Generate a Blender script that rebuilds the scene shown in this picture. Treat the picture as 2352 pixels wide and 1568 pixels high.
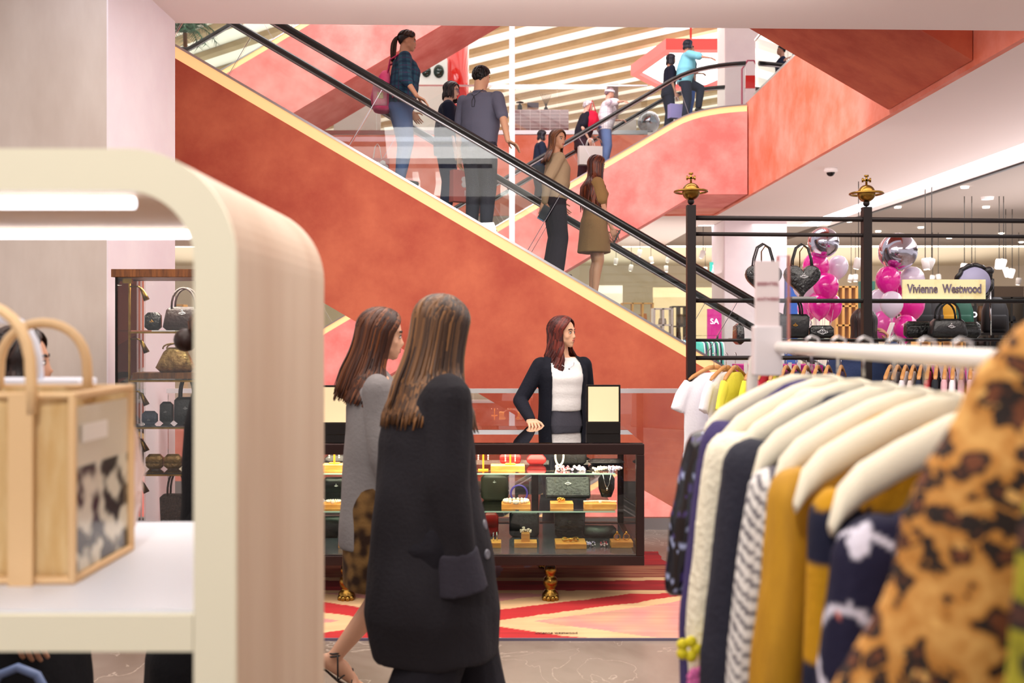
import bpy, bmesh, math, random
from mathutils import Vector, Matrix, noise as mnoise
random.seed(7)
for o in list(bpy.data.objects): bpy.data.objects.remove(o)
SC = bpy.context.scene; COL = SC.collection
PI = math.pi; V = Vector
# ------------------------------------------------------------------ camera
FPX = 2352*35/36.0; EYE = 1.55
cam = bpy.data.cameras.new('camera'); camo = bpy.data.objects.new('camera', cam); COL.objects.link(camo)
cam.lens = 35; cam.sensor_width = 36; cam.shift_y = -24/2352.0
cam.clip_start = .05; cam.clip_end = 300
camo.location = (0, 0, EYE); camo.rotation_euler = (PI/2, 0, 0)
cam.dof.use_dof = True; cam.dof.focus_distance = 7.6; cam.dof.aperture_fstop = 2.8
SC.camera = camo
# ------------------------------------------------------------------ world, exposure
w = bpy.data.worlds.new('world'); SC.world = w; w.use_nodes = True
w.node_tree.nodes['Background'].inputs[0].default_value = (1, .93, .92, 1)
w.node_tree.nodes['Background'].inputs[1].default_value = .62
SC.view_settings.view_transform = 'Standard'; SC.view_settings.look = 'None'
SC.view_settings.gamma = 1; SC.view_settings.use_curve_mapping = False
SC.view_settings.exposure = .28
# ------------------------------------------------------------------ lamps of the place and added fill lights
def area(name, loc, sx, sy, power, color=(1, .93, .86), up=False, rot=None):
    l = bpy.data.lights.new(name, 'AREA'); l.shape = 'RECTANGLE'; l.size = sx; l.size_y = sy
    l.energy = power; l.color = color
    o = bpy.data.objects.new(name, l); COL.objects.link(o); o.location = loc
    o.rotation_euler = rot if rot else ((PI, 0, 0) if up else (0, 0, 0))
    return o
area('shop_ceiling_light', (-1.6, 2.6, 4.05), 5, 3.2, 120)
area('foreground_fill', (-.5, -.5, 3.6),   .35, .35, 36, rot=(math.radians(38), 0, math.radians(12)))  # added unseen fill that brightens the foreground shelf
area('shop_ceiling_light', (2.2, 4.6, 4.05), 5, 3, 150)
area('shop_ceiling_light', (-.2, 5.3, 4.05), 4, 1.4, 80)
area('void_skylight', (-.5, 13, 13.5), 10, 8, 1250, (1, .93, .93))
area('void_fill_light', (-1.5, 12.6, 9.5), 9, .6, 300, (1, .92, .93), rot=(math.radians(58), 0, 0))  # added fill in mid-air to brighten the coral escalator panels
area('void_fill_light', (0, 12.2, 3.9), 7, .5, 170, (1, .92, .93), rot=(math.radians(80), 0, 0))  # second added fill for the coral panels, lower down
area('void_front_fill', (.4, 6.9, 3.95), 4, .5, 60, (1, .95, .92), rot=(math.radians(48), 0, 0))  # added fill, lights the escalator people from the shop side
area('ceiling_bounce_fill', (9.5, 15, 2.3), 3, 12, 330, (1, .93, .96), up=True)  # added upward fill standing in for floor bounce on the right ceiling
area('ceiling_bounce_fill', (2, 38, 2.9), 34, 10, 900, (1, .93, .84), up=True)  # added upward fill to brighten the far cream ceiling
area('ceiling_bounce_fill', (8, 26, 2.9), 12, 6, 160, (1, .93, .88), up=True)  # added upward fill for the ceiling beyond the void
area('void_far_ceiling_light', (9, 21, 4.0), 7, 9, 420, (1, .92, .86))
area('void_far_ceiling_light', (10, 33, 4.0), 14, 12, 950, (1, .9, .8))
area('void_far_ceiling_light', (-4, 30, 4.0), 12, 12, 650, (1, .9, .8))
area('right_aisle_ceiling_light', (8.2, 9, 4.0), 3.4, 9, 240, (1, .93, .92))
area('upper_ceiling_fill', (2, 33, 9.0), 30, 20, 1700, (1, .93, .84), up=True)  # added upward fill that brightens the white upper ceiling, no fitting there
area('upper_floor_light', (3, 29, 9.5), 20, 10, 700, (1, .95, .92))
area('lower_hall_light', (0, 15, -1.0), 10, 10, 500, (1, .93, .9))
# ------------------------------------------------------------------ helpers
def P(px, py, d): return V(((px-1176)*d/FPX, d, EYE-(py-760)*d/FPX))
def lin(c):
    c = c/255.0
    return c/12.92 if c <= .04045 else ((c+.055)/1.055)**2.4
def rgb(h):
    if isinstance(h, str): h = (int(h[0:2], 16), int(h[2:4], 16), int(h[4:6], 16))
    return (lin(h[0]), lin(h[1]), lin(h[2]))
MATS = {}
def mat(name, col='ffffff', rough=.6, metal=0, col2=None, scale=4, bump=0, bscale=30, emit=0, stretch=None, coat=0, detail=4, vcol=False, sub=0, contrast=(.35, .65), spec=.5, ecol=None):
    if name in MATS: return MATS[name]
    m = bpy.data.materials.new(name); m.use_nodes = True; nt = m.node_tree; N = nt.nodes; L = nt.links
    b = N['Principled BSDF']; c = rgb(col)
    b.inputs['Base Color'].default_value = (*c, 1); b.inputs['Roughness'].default_value = rough
    b.inputs['Metallic'].default_value = metal; b.inputs['Coat Weight'].default_value = coat
    b.inputs['Specular IOR Level'].default_value = spec
    if sub: b.inputs['Subsurface Weight'].default_value = sub; b.inputs['Subsurface Radius'].default_value = (.02, .008, .004)
    if emit:
        b.inputs['Emission Color'].default_value = (*rgb(ecol or col), 1); b.inputs['Emission Strength'].default_value = emit
    src = None
    if col2 or bump:
        tc = N.new('ShaderNodeTexCoord'); mp = N.new('ShaderNodeMapping'); L.new(tc.outputs['Object'], mp.inputs[0])
        if stretch: mp.inputs['Scale'].default_value = stretch
    if col2:
        n = N.new('ShaderNodeTexNoise'); n.inputs['Scale'].default_value = scale; n.inputs['Detail'].default_value = detail
        n.inputs['Roughness'].default_value = .62
        L.new(mp.outputs[0], n.inputs['Vector'])
        r = N.new('ShaderNodeValToRGB'); r.color_ramp.elements[0].position = contrast[0]; r.color_ramp.elements[1].position = contrast[1]
        r.color_ramp.elements[0].color = (*c, 1); r.color_ramp.elements[1].color = (*rgb(col2), 1)
        L.new(n.outputs[0], r.inputs[0]); L.new(r.outputs[0], b.inputs['Base Color'])
    if vcol:
        a = N.new('ShaderNodeAttribute'); a.attribute_name = 'Col'; L.new(a.outputs['Color'], b.inputs['Base Color'])
    if bump:
        n2 = N.new('ShaderNodeTexNoise'); n2.inputs['Scale'].default_value = bscale; n2.inputs['Detail'].default_value = 3
        L.new(mp.outputs[0], n2.inputs['Vector']); bp = N.new('ShaderNodeBump'); bp.inputs['Strength'].default_value = bump
        bp.inputs['Distance'].default_value = .02
        L.new(n2.outputs[0], bp.inputs['Height']); L.new(bp.outputs[0], b.inputs['Normal'])
    MATS[name] = m; return m
def glass(name, tint=(1, 1, 1), refl=.06, ior=1.45):
    if name in MATS: return MATS[name]
    m = bpy.data.materials.new(name); m.use_nodes = True; nt = m.node_tree; N = nt.nodes; L = nt.links
    N.remove(N['Principled BSDF']); out = N['Material Output']
    t = N.new('ShaderNodeBsdfTransparent'); t.inputs[0].default_value = (*tint, 1)
    g = N.new('ShaderNodeBsdfGlossy'); g.inputs['Roughness'].default_value = .01
    fr = N.new('ShaderNodeFresnel'); fr.inputs[0].default_value = ior
    ma = N.new('ShaderNodeMath'); ma.operation = 'MULTIPLY'; ma.inputs[1].default_value = refl/.035
    L.new(fr.outputs[0], ma.inputs[0]); ma.use_clamp = True
    mx = N.new('ShaderNodeMixShader'); L.new(ma.outputs[0], mx.inputs[0]); L.new(t.outputs[0], mx.inputs[1]); L.new(g.outputs[0], mx.inputs[2])
    L.new(mx.outputs[0], out.inputs[0]); MATS[name] = m; return m

class MB:
    def __init__(s): s.v = []; s.f = []; s.c = []; s.col = (1, 1, 1)
    def add(s, vs, fs, col=None):
        n = len(s.v); s.v += [V(p) for p in vs]; s.f += [tuple(i+n for i in f) for f in fs]
        s.c += [col or s.col]*len(vs); return s
    def box(s, x0, x1, y0, y1, z0, z1, col=None, M=None):
        vs = [V((x, y, z)) for z in (z0, z1) for y in (y0, y1) for x in (x0, x1)]
        if M: vs = [M @ p for p in vs]
        return s.add(vs, [(0, 2, 3, 1), (4, 5, 7, 6), (0, 1, 5, 4), (2, 6, 7, 3), (0, 4, 6, 2), (1, 3, 7, 5)], col)
    def cbox(s, c, sx, sy, sz, col=None, M=None):
        c = V(c); return s.box(c.x-sx/2, c.x+sx/2, c.y-sy/2, c.y+sy/2, c.z-sz/2, c.z+sz/2, col, M)
    def rings(s, R, closed=True, cap=True, col=None):
        k = len(R[0]); vs = [p for r in R for p in r]; fs = []
        for i in range(len(R)-1):
            for j in range(k if closed else k-1):
                a = i*k+j; b = i*k+(j+1) % k; fs.append((a, b, b+k, a+k))
        if cap and closed:
            fs.append(tuple(range(k-1, -1, -1))); fs.append(tuple(range((len(R)-1)*k, len(R)*k)))
        return s.add(vs, fs, col)
    def tube(s, pts, r, seg=8, col=None, flat=1.0, side=None, closed=False):
        pts = [V(p) for p in pts]; n = len(pts)
        if not isinstance(r, (list, tuple)): r = [r]*n
        R = []; prev = None
        for i, p in enumerate(pts):
            if closed: t = pts[(i+1) % n]-pts[i-1]
            else: t = pts[min(i+1, n-1)]-pts[max(i-1, 0)]
            if t.length < 1e-9: t = V((0, 0, 1))
            t.normalize()
            u = (V(side) if side is not None else (prev if prev is not None else (V((0, 0, 1)) if abs(t.z) < .9 else V((1, 0, 0)))))
            u = (u - t*u.dot(t))
            if u.length < 1e-6: u = t.orthogonal()
            u.normalize(); prev = u; vv = t.cross(u)
            R.append([p+u*(r[i]*math.cos(2*PI*j/seg))+vv*(r[i]*flat*math.sin(2*PI*j/seg)) for j in range(seg)])
        if closed: R.append(R[0]); return s.rings(R, cap=False, col=col)
        return s.rings(R, col=col)
    def cap(s, a, b, ra, rb, seg=10, col=None):      # tapered capsule, closed
        a = V(a); b = V(b); t = (b-a)
        if t.length < 1e-6: t = V((0, 0, 1e-4))
        t.normalize(); pts = []; rs = []
        for q in (80, 55, 25): pts.append(a-t*ra*math.sin(math.radians(q))); rs.append(ra*math.cos(math.radians(q)))
        pts += [a, b]; rs += [ra, rb]
        for q in (25, 55, 80): pts.append(b+t*rb*math.sin(math.radians(q))); rs.append(rb*math.cos(math.radians(q)))
        u = t.orthogonal().normalized(); vv = t.cross(u)
        return s.rings([[p+u*(r*math.cos(2*PI*j/seg))+vv*(r*math.sin(2*PI*j/seg)) for j in range(seg)] for p, r in zip(pts, rs)], col=col)
    def ell(s, c, r, M=None, seg=14, rn=9, col=None):
        c = V(c); R = []
        for i in range(rn):
            a = -PI/2+PI*(i+.5)/rn if 0 else -PI/2+.12+(PI-.24)*i/(rn-1)
            ring = []
            for j in range(seg):
                p = V((r[0]*math.cos(a)*math.cos(2*PI*j/seg), r[1]*math.cos(a)*math.sin(2*PI*j/seg), r[2]*math.sin(a)))
                if M: p = M @ p
                ring.append(c+p)
            R.append(ring)
        return s.rings(R, col=col)
    def lathe(s, prof, c=(0, 0, 0), seg=16, col=None):
        c = V(c); return s.rings([[c+V((max(r, 1e-4)*math.cos(2*PI*j/seg), max(r, 1e-4)*math.sin(2*PI*j/seg), z)) for j in range(seg)] for r, z in prof], col=col)
    def prism(s, poly, y0, y1, col=None):            # polygon in xz, extruded in y
        n = len(poly); vs = [V((x, y0, z)) for x, z in poly]+[V((x, y1, z)) for x, z in poly]
        fs = [tuple(range(n)), tuple(range(2*n-1, n-1, -1))]+[(i, i+n, (i+1) % n+n, (i+1) % n) for i in range(n)]
        return s.add(vs, fs, col)
    def grid(s, fn, nu, nv, col=None):
        vs = [V(fn(i/nu, j/nv)) for j in range(nv+1) for i in range(nu+1)]; k = nu+1
        return s.add(vs, [(j*k+i, j*k+i+1, (j+1)*k+i+1, (j+1)*k+i) for j in range(nv) for i in range(nu)], col)
    def shift(s, d): d = V(d); s.v = [p+d for p in s.v]; return s
    def xf(s, M): s.v = [M @ p for p in s.v]; return s
    def join(s, o): n = len(s.v); s.v += o.v; s.c += o.c; s.f += [tuple(i+n for i in f) for f in o.f]; return s
    def mesh(s, name, m, smooth=False, cols=False):
        me = bpy.data.meshes.new(name); me.from_pydata([tuple(p) for p in s.v], [], s.f)
        if cols:
            at = me.color_attributes.new('Col', 'FLOAT_COLOR', 'POINT')
            fl = []
            for c in s.c: fl += [c[0], c[1], c[2], 1.0]
            at.data.foreach_set('color', fl)
        bm = bmesh.new(); bm.from_mesh(me); bmesh.ops.recalc_face_normals(bm, faces=bm.faces); bm.to_mesh(me); bm.free()
        if smooth:
            me.polygons.foreach_set('use_smooth', [True]*len(me.polygons))
        me.materials.append(m); me.update(); return me
    def build(s, name, m, parent=None, smooth=False, cols=False, world=False, loc=None, bevel=0):
        if world:
            org = None
            if parent is not None:
                r = parent
                while r.parent: r = r.parent
                org = V(r.location)
            elif loc is None:
                xs = [p.x for p in s.v]; ys = [p.y for p in s.v]; zs = [p.z for p in s.v]
                org = V(((min(xs)+max(xs))/2, (min(ys)+max(ys))/2, min(zs))); loc = org
            else: org = V(loc)
            s.shift(-org)
        o = bpy.data.objects.new(name, s.mesh(name, m, smooth, cols)); COL.objects.link(o)
        if parent is not None: o.parent = parent
        elif loc is not None: o.location = loc
        if bevel:
            bv = o.modifiers.new('bevel', 'BEVEL'); bv.width = bevel; bv.segments = 2; bv.limit_method = 'ANGLE'
        if smooth == 'auto':
            pass
        return o
def tag(o, label=None, cat=None, group=None, kind=None):
    if label: o['label'] = label
    if cat: o['category'] = cat
    if group: o['group'] = group
    if kind: o['kind'] = kind
    return o
def thing(name, loc, label, cat, group=None, rz=0):
    o = bpy.data.objects.new(name, None); COL.objects.link(o); o.location = loc; o.rotation_euler = (0, 0, rz)
    o.empty_display_size = .1
    return tag(o, label, cat, group)
def copy_tree(o, parent=None):
    c = o.copy(); COL.objects.link(c)
    if parent is not None: c.parent = parent
    for ch in list(o.children): copy_tree(ch, c)
    return c
def text(name, s, size, loc, m, parent=None, rot=(PI/2, 0, 0), ext=.002, align='CENTER', off=0, sx=1):
    cu = bpy.data.curves.new(name, 'FONT'); cu.body = s; cu.size = size; cu.extrude = ext; cu.align_x = align; cu.align_y = 'CENTER'; cu.offset = off
    t = bpy.data.objects.new(name, cu); COL.objects.link(t)
    bpy.context.view_layer.update()
    dg = bpy.context.evaluated_depsgraph_get(); me = bpy.data.meshes.new_from_object(t.evaluated_get(dg))
    bpy.data.objects.remove(t); me.materials.clear(); me.materials.append(m)
    o = bpy.data.objects.new(name, me); COL.objects.link(o); o.location = loc; o.rotation_euler = rot; o.scale = (sx, 1, 1)
    if parent is not None: o.parent = parent
    return o
def remesh(mb, vox, it=4):
    me = bpy.data.meshes.new('tmp'); me.from_pydata([tuple(p) for p in mb.v], [], mb.f)
    bm = bmesh.new(); bm.from_mesh(me); bmesh.ops.recalc_face_normals(bm, faces=bm.faces); bm.to_mesh(me); bm.free()
    o = bpy.data.objects.new('tmp', me); COL.objects.link(o)
    r = o.modifiers.new('r', 'REMESH'); r.mode = 'VOXEL'; r.voxel_size = vox
    s = o.modifiers.new('s', 'SMOOTH'); s.factor = .5; s.iterations = it
    bpy.context.view_layer.update()
    dg = bpy.context.evaluated_depsgraph_get(); m2 = bpy.data.meshes.new_from_object(o.evaluated_get(dg))
    out = MB(); out.v = [v.co.copy() for v in m2.vertices]; out.f = [tuple(p.vertices) for p in m2.polygons]
    out.n = [v.normal.copy() for v in m2.vertices]; out.c = [(1, 1, 1)]*len(out.v)
    bpy.data.objects.remove(o); bpy.data.meshes.remove(me); bpy.data.meshes.remove(m2)
    return out
def struct(mb, name, m, kids=None, **k):
    o = mb.build(name, m, world=True, **k); o['kind'] = 'structure'; return o

# ------------------------------------------------------------------ materials
RED = mat('red_plaster', 'b24a34', .75, col2='ce6a4a', scale=1.6, detail=9, bump=.12, bscale=9, contrast=(.36, .66))
PINK = mat('coral_plaster', 'dc6e66', .75, col2='f0968c', scale=1.5, detail=9, bump=.12, bscale=8, contrast=(.36, .66))
ORANGE = mat('orange_plaster', 'd86a48', .7, col2='ec9480', scale=1.3, detail=8, bump=.08, bscale=9)
WHITE = mat('white_paint', 'efe6e2', .7)
CEIL = mat('ceiling_paint', 'efe4df', .8)
GREYC = mat('taupe_ceiling_paint', '8a7e74', .8)
LILAC = mat('lilac_white_paint_and_light', 'e9dbe2', .6, col2='f0e6ea', scale=1.2)
BEIGE = mat('beige_stone', 'c9bab0', .6, col2='d6c9c0', scale=3, stretch=(1, 1, .3))
BLACK = mat('black_metal', '1c1614', .35, metal=.6)
DARKB = mat('dark_bronze_metal', '33201e', .35, metal=.5)
RUBBER = mat('black_rubber', '14110f', .35, coat=.2)
STEEL = mat('brushed_steel', 'b8b4b6', .3, metal=1)
BRASS = mat('aged_brass', 'a8823e', .28, metal=1, col2='7c5a26', scale=12)
GOLD = mat('gold', 'd8a24a', .25, metal=1)
SILVER = mat('silver', 'e2e0e4', .15, metal=1)
BGLASS = glass('balustrade_glass', (.95, .98, .97), .024)
FGLASS = glass('guard_glass', (.95, .93, .91), .09)
CGLASS = glass('case_glass', (.97, .98, .97), .04)
WOOD = mat('honey_wood', 'b9762e', .5, col2='d9a04e', scale=6, stretch=(1, 1, 6))
WALNUT = mat('walnut_wood', '5e3416', .45, col2='8a5224', scale=5, stretch=(8, 1, 1))
BEAM = mat('pine_beam', '8a7150', .7, col2='a08662', scale=2, stretch=(.5, .5, 1))
BLK = mat('black_leather', '141215', .38, bump=.2, bscale=60, coat=.15)
BLKC = mat('black_croc_leather', '0e0c0e', .22, bump=.8, bscale=45, coat=.5)
REDL = mat('red_leather', 'a01818', .35, coat=.2)
LEDW = mat('warm_led_strip', 'd8ac78', .5, emit=.62, ecol='ffc888')
LEDC = mat('cool_led', 'ffffff', .5, emit=5.0, ecol='eef2ff')
SKIN = mat('skin', vcol=True, rough=.5, sub=.08)
HAIR = mat('hair', vcol=True, rough=.42, spec=.4)
CLOTH = mat('cloth', vcol=True, rough=.85, bump=.15, bscale=70, spec=.25)
VC = mat('painted', vcol=True, rough=.6)
CREAM = mat('cream_velvet', 'efe8d2', .8, bump=.1, bscale=200)
# ================================================================== THE BUILDING
FH = 5.9; ZC = 4.1; XV = 4.5      # storey, ceiling height, right side of the void
def marble():
    m = bpy.data.materials.new('brown_marble'); m.use_nodes = True; nt = m.node_tree; N = nt.nodes; L = nt.links; b = N['Principled BSDF']
    tc = N.new('ShaderNodeTexCoord'); n = N.new('ShaderNodeTexNoise'); n.inputs['Scale'].default_value = 1.3; n.inputs['Detail'].default_value = 8; n.inputs['Distortion'].default_value = .9
    L.new(tc.outputs['Object'], n.inputs[0]); r = N.new('ShaderNodeValToRGB'); r.color_ramp.elements[0].color = (*rgb('756357'), 1); r.color_ramp.elements[1].color = (*rgb('95857a'), 1)
    r.color_ramp.elements[0].position = .35; r.color_ramp.elements[1].position = .65; L.new(n.outputs[0], r.inputs[0])
    n2 = N.new('ShaderNodeTexNoise'); n2.inputs['Scale'].default_value = 2.2; n2.inputs['Detail'].default_value = 9; n2.inputs['Distortion'].default_value = 1.6; L.new(tc.outputs['Object'], n2.inputs[0])
    s = N.new('ShaderNodeMath'); s.operation = 'SUBTRACT'; s.inputs[1].default_value = .5; L.new(n2.outputs[0], s.inputs[0])
    a = N.new('ShaderNodeMath'); a.operation = 'ABSOLUTE'; L.new(s.outputs[0], a.inputs[0])
    r2 = N.new('ShaderNodeValToRGB'); r2.color_ramp.elements[0].color = (1, 1, 1, 1); r2.color_ramp.elements[1].color = (0, 0, 0, 1); r2.color_ramp.elements[1].position = .007; L.new(a.outputs[0], r2.inputs[0])
    mx = N.new('ShaderNodeMixRGB'); L.new(r2.outputs[0], mx.inputs[0]); L.new(r.outputs[0], mx.inputs[1]); mx.inputs[2].default_value = (*rgb('b5a598'), 1)
    L.new(mx.outputs[0], b.inputs['Base Color']); b.inputs['Roughness'].default_value = .25; return m
MARBLE = marble()
mb = MB(); mb.box(-9, 12, -3, 7.95, -.3, 0); mb.box(4.5, 26, 7.95, 46, -.3, 0); mb.box(-20, 4.5, 22, 46, -.3, 0)
struct(mb, 'floor', MARBLE)
mb = MB(); mb.box(-20, 26, 4, 46, -6.2, -5.9); struct(mb, 'floor', mat('pale_stone_floor', 'd8d0cc', .4))
# ceiling near (void edge slightly skew), right and far
mb = MB(); mb.prism([(0, 0)], 0, 0) if 0 else None
def slab(poly, z0, z1):
    n = len(poly); m_ = MB(); m_.add([(x, y, z0) for x, y in poly]+[(x, y, z1) for x, y in poly],
        [tuple(range(n)), tuple(range(2*n-1, n-1, -1))]+[(i, i+n, (i+1) % n+n, (i+1) % n) for i in range(n)]); return m_
struct(slab([(-9, -.6), (12, -.6), (12, 8.75), (4.7, 8.47), (-2.785, 8.25), (-9, 8.1)], ZC, FH-.05), 'ceiling', CEIL)
struct(slab([(XV+.02, 8.47), (6.95, 8.6), (6.95, 24), (XV+.02, 24)], ZC, FH-.06), 'ceiling', CEIL)
struct(slab([(7.75, 8.75), (12, 8.75), (26, 8.75), (26, 30), (7.75, 30)], ZC+.02, FH-.06), 'ceiling', GREYC)
struct(slab([(-20, 22.1), (XV+.02, 22.1), (XV+.02, 30), (-20, 30)], ZC, FH-.06), 'ceiling', CEIL)
struct(slab([(XV+.02, 24.3), (7.45, 24.3), (7.45, 30), (XV+.02, 30)], ZC+.02, FH-.06), 'ceiling', GREYC)
struct(slab([(-20, 30.3), (26, 30.3), (26, 46), (-20, 46)], ZC+.45, FH-.06), 'ceiling', mat('cream_ceiling_paint', 'efe2c8', .7))
# recessed light lines
mb = MB(); mb.box(6.95, 7.45, 8.6, 24.3, ZC+.01, ZC+.03); tag(mb.build('ceiling_light', LEDC, world=True), 'long white recessed light line running away along the right ceiling', 'light')
mb = MB(); mb.box(2.6, 6.95, 24.02, 24.28, ZC+.01, ZC+.03); tag(mb.build('ceiling_light', LEDC, world=True), 'white recessed light line running crosswise behind the white pillar', 'light')
mb = MB(); mb.box(7.70, 7.76, 8.75, 24.3, ZC-.03, ZC+.06); struct(mb, 'trim_1', BLACK)
mb = MB(); mb.box(7.45, 7.70, 8.7, 24.3, ZC, ZC+.06); struct(mb, 'trim_9', CEIL)
mb = MB(); mb.box(-20, 26, 30, 30.3, ZC-.0, ZC+.1); tag(mb.build('cove_light', mat('cove_led', 'fff2e0', .5, emit=3), world=True), 'long glowing ceiling cove line far back in the store', 'light')
mb = MB(); mb.box(-3.2, -.1, 6.2, 6.42, ZC-.02, ZC); tag(mb.build('ceiling_light', LEDC, world=True), 'short linear light in the ceiling above the glass counter', 'light')
# upper floor slabs and red fascias round the void
struct(slab([(XV+.02, 8.5), (26, 8.5), (26, 46), (XV+.02, 46)], FH-.06, FH), 'floor', mat('upper_floor_stone', 'cfc6c0', .4))
struct(slab([(-20, 22.1), (XV+.02, 22.1), (XV+.02, 46), (-20, 46)], FH-.06, FH), 'floor', MATS['upper_floor_stone'])
mb = MB(); mb.box(XV-.05, XV+.02, 8.5, 22.0, ZC, FH-.02); struct(mb, 'trim_2', ORANGE)
mb = MB(); mb.box(-14, XV+.02, 22.0, 22.1, ZC, FH-.02); struct(mb, 'trim_3', ORANGE)
mb = MB(); mb.box(XV-.05, XV+.0, 7.95, 22, -1.75, -.0); struct(mb, 'trim_4', ORANGE)
mb = MB(); mb.box(-14, XV, 21.9, 22.0, -1.75, -.03); struct(mb, 'trim_5', ORANGE)
mb = MB(); mb.box(-14, XV, 21.88, 22.02, -.03, .03); struct(mb, 'trim_6', WHITE)
# landing under the second escalator
mb = MB(); mb.box(3.4, XV-.05, 20.86, 22.0, ZC+.02, 5.75); struct(mb, 'trim_7', ORANGE)
# far walls
mb = MB(); mb.box(-20, 26, 45.7, 46, 0, ZC+.5); struct(mb, 'wall_back', mat('cream_wall', 'e4d6c2', .7))
mb = MB(); mb.box(-20, 26, 43.7, 44, FH, 10); struct(mb, 'wall_upper', mat('upper_wall', 'ddd2cc', .7))
mb = MB(); mb.box(-20, 26, 45.7, 46, -5.9, -.3); struct(mb, 'wall_lower', mat('lower_wall', 'cfc6c2', .7))
# upper ceiling with beams running diagonally
mb = MB(); mb.box(-22, 30, 22, 48, 10.0, 10.2)
struct(mb, 'ceiling', mat('upper_ceiling_paint', 'f6efe8', .8)) 
dirv = V((-1.143, 1, 0)).normalized(); nv = V((dirv.y, -dirv.x, 0))
beam = None
for i in range(24):
    yc = 18.6+i*1.72          # where the beam crosses x=2
    c = V((2, yc, 9.91)); 
    if beam is None:
        m_ = MB(); M = Matrix(((dirv.x, nv.x, 0), (dirv.y, nv.y, 0), (0, 0, 1))).to_4x4()
        m_.box(-17, 17, -.14, .14, -.08, .08, M=M); beam = m_.build('ceiling_beam', BEAM, loc=c); b = beam
        tag(beam, 'pale wooden beam under the white ceiling of the upper floor', 'beam', 'wooden beams of the upper ceiling')
    else:
        b = copy_tree(beam); b.location = c
    b['kind'] = 'structure'
# left pillar
mb = MB(); mb.box(-6.5, -2.785, 6.84, 8.2, 0, ZC-.0); o = struct(mb, 'wall_left', BEIGE)
mb = MB(); mb.box(-2.785, -2.775, 6.84, 8.2, 0, ZC); struct(mb, 'trim_lit_face', LILAC)  # pillar's side face: lilac light put into the colour of a thin sheet
# white pillar on our floor, to the right
mb = MB(); mb.box(4.85, 6.3, 22.8, 24.2, 0, ZC); o = mb.build('pillar', LILAC, world=True, bevel=.03); tag(o, 'broad white square pillar behind the black clothes rack', 'pillar')
mb = MB(); mb.box(5.13, 5.95, 24, 24.9, FH, 10); o = mb.build('pillar', LILAC, world=True, bevel=.03); tag(o, 'white square pillar upstairs beside the red lantern', 'pillar')
# slim white post through the void
mb = MB(); mb.box(-.04, .04, 13.96, 14.04, -5.9, 10); o = mb.build('pole', LILAC, world=True, bevel=.02); tag(o, 'slim white vertical post rising between the crossing escalators', 'post')

# ------------------------------------------------------------------ escalators
def escal(Y0, Y1, zs, X0, X1, zlow, label, PM, wz=0, seams=1.75, lit=True, xs_extra=(), inc=1):
    root = thing('escalator', ((X0+X1)/2, (Y0+Y1)/2, wz+zlow((X0+X1)/2)), label, 'escalator')
    n = 60; xs = [X0+(X1-X0)*i/n for i in range(n+1)]
    def band(y0, y1, top, bot):
        m_ = MB(); R = [[V((x, y0, wz+bot(x))), V((x, y1, wz+bot(x))), V((x, y1, wz+top(x))), V((x, y0, wz+top(x)))] for x in xs]
        return m_.rings(R)
    for (a, b_) in ((Y0, Y0+.06), (Y1-.06, Y1)):
        band(a, b_, lambda x: zs(x)-.14, zlow).build('side_panel', PM, root, world=True)
    band(Y0+.06, Y1-.06, lambda x: zlow(x)+.06, zlow).build('underside', PM, root, world=True)
    for (a, b_, g) in ((Y0+.02, Y0+.06, 1), (Y1-.06, Y1-.02, 0)):
        band(a, b_, lambda x: zs(x)-.025, lambda x: zs(x)-.14).build('light_strip', LEDW, root, world=True)
        band(a-.02, b_+.16*g+.02, zs, lambda x: zs(x)-.025).build('deck_trim', STEEL, root, world=True)
    band(Y0+.3, Y1-.3, lambda x: zs(x)-.12, lambda x: zs(x)-.3).build('steps', mat('ribbed_steel_steps', '55504e', .5, metal=.6), root, world=True)
    for yy in (Y0+.15, Y1-.15):
        cuts = []; x = X0+.5
        while x < X1-.2: cuts.append(x); x += seams
        def sl(x): return (zs(x+.05)-zs(x-.05))/.1
        def foot(x, t, off=0):      # point on the seam that rises square to the slope
            s_ = sl(x); q = 1/math.sqrt(1+s_*s_); hh = .79*q*t
            return V((x-s_*q*hh+off, yy, wz+zs(x)+q*hh))
        ends = [X0]+cuts+[X1]
        for a, b_ in zip(ends[:-1], ends[1:]):
            k = 10; lo = [V((a+.012+(b_-a-.024)*i/k, yy, 0)) for i in range(k+1)]
            xa = foot(a, 1).x+.012 if a != X0 else X0; xb = foot(b_, 1).x-.012 if b_ != X1 else X1
            hi = [V((xa+(xb-xa)*i/k, yy, 0)) for i in range(k+1)]
            for p in lo: p.z = wz+zs(p.x)
            for p in hi: p.z = wz+zs(p.x)+.79
            m_ = MB(); m_.rings([[p-V((0, .006, 0)) for p in lo]+[p-V((0, .006, 0)) for p in reversed(hi)], [p+V((0, .006, 0)) for p in lo]+[p+V((0, .006, 0)) for p in reversed(hi)]])
            m_.build('glass_panel', BGLASS, root, world=True)
        m_ = MB(); m_.tube([V((x, yy, wz+zs(x)+.81)) for x in xs], .055, 8, flat=.62, side=(0, 1, 0)); m_.build('handrail', RUBBER, root, True, world=True)
        m_ = MB(); m_.tube([V((x, yy, wz+zs(x)+.765)) for x in xs], .016, 6); m_.build('rail_track', STEEL, root, True, world=True)
        for x in cuts:
            m_ = MB(); m_.tube([foot(x, 0), foot(x, 1)], .004, 5)
            m_.build('glass_joint', mat('joint_metal', 'a8a6ac', .3, metal=.8), root, world=True)
    return root
A = lambda x: min(5.83, max(.1, 2.419-.585*x))
Alow = lambda x: 2.419-.585*x-1.66
A1 = lambda x: max(.12, 2.419-.585*x)
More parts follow.
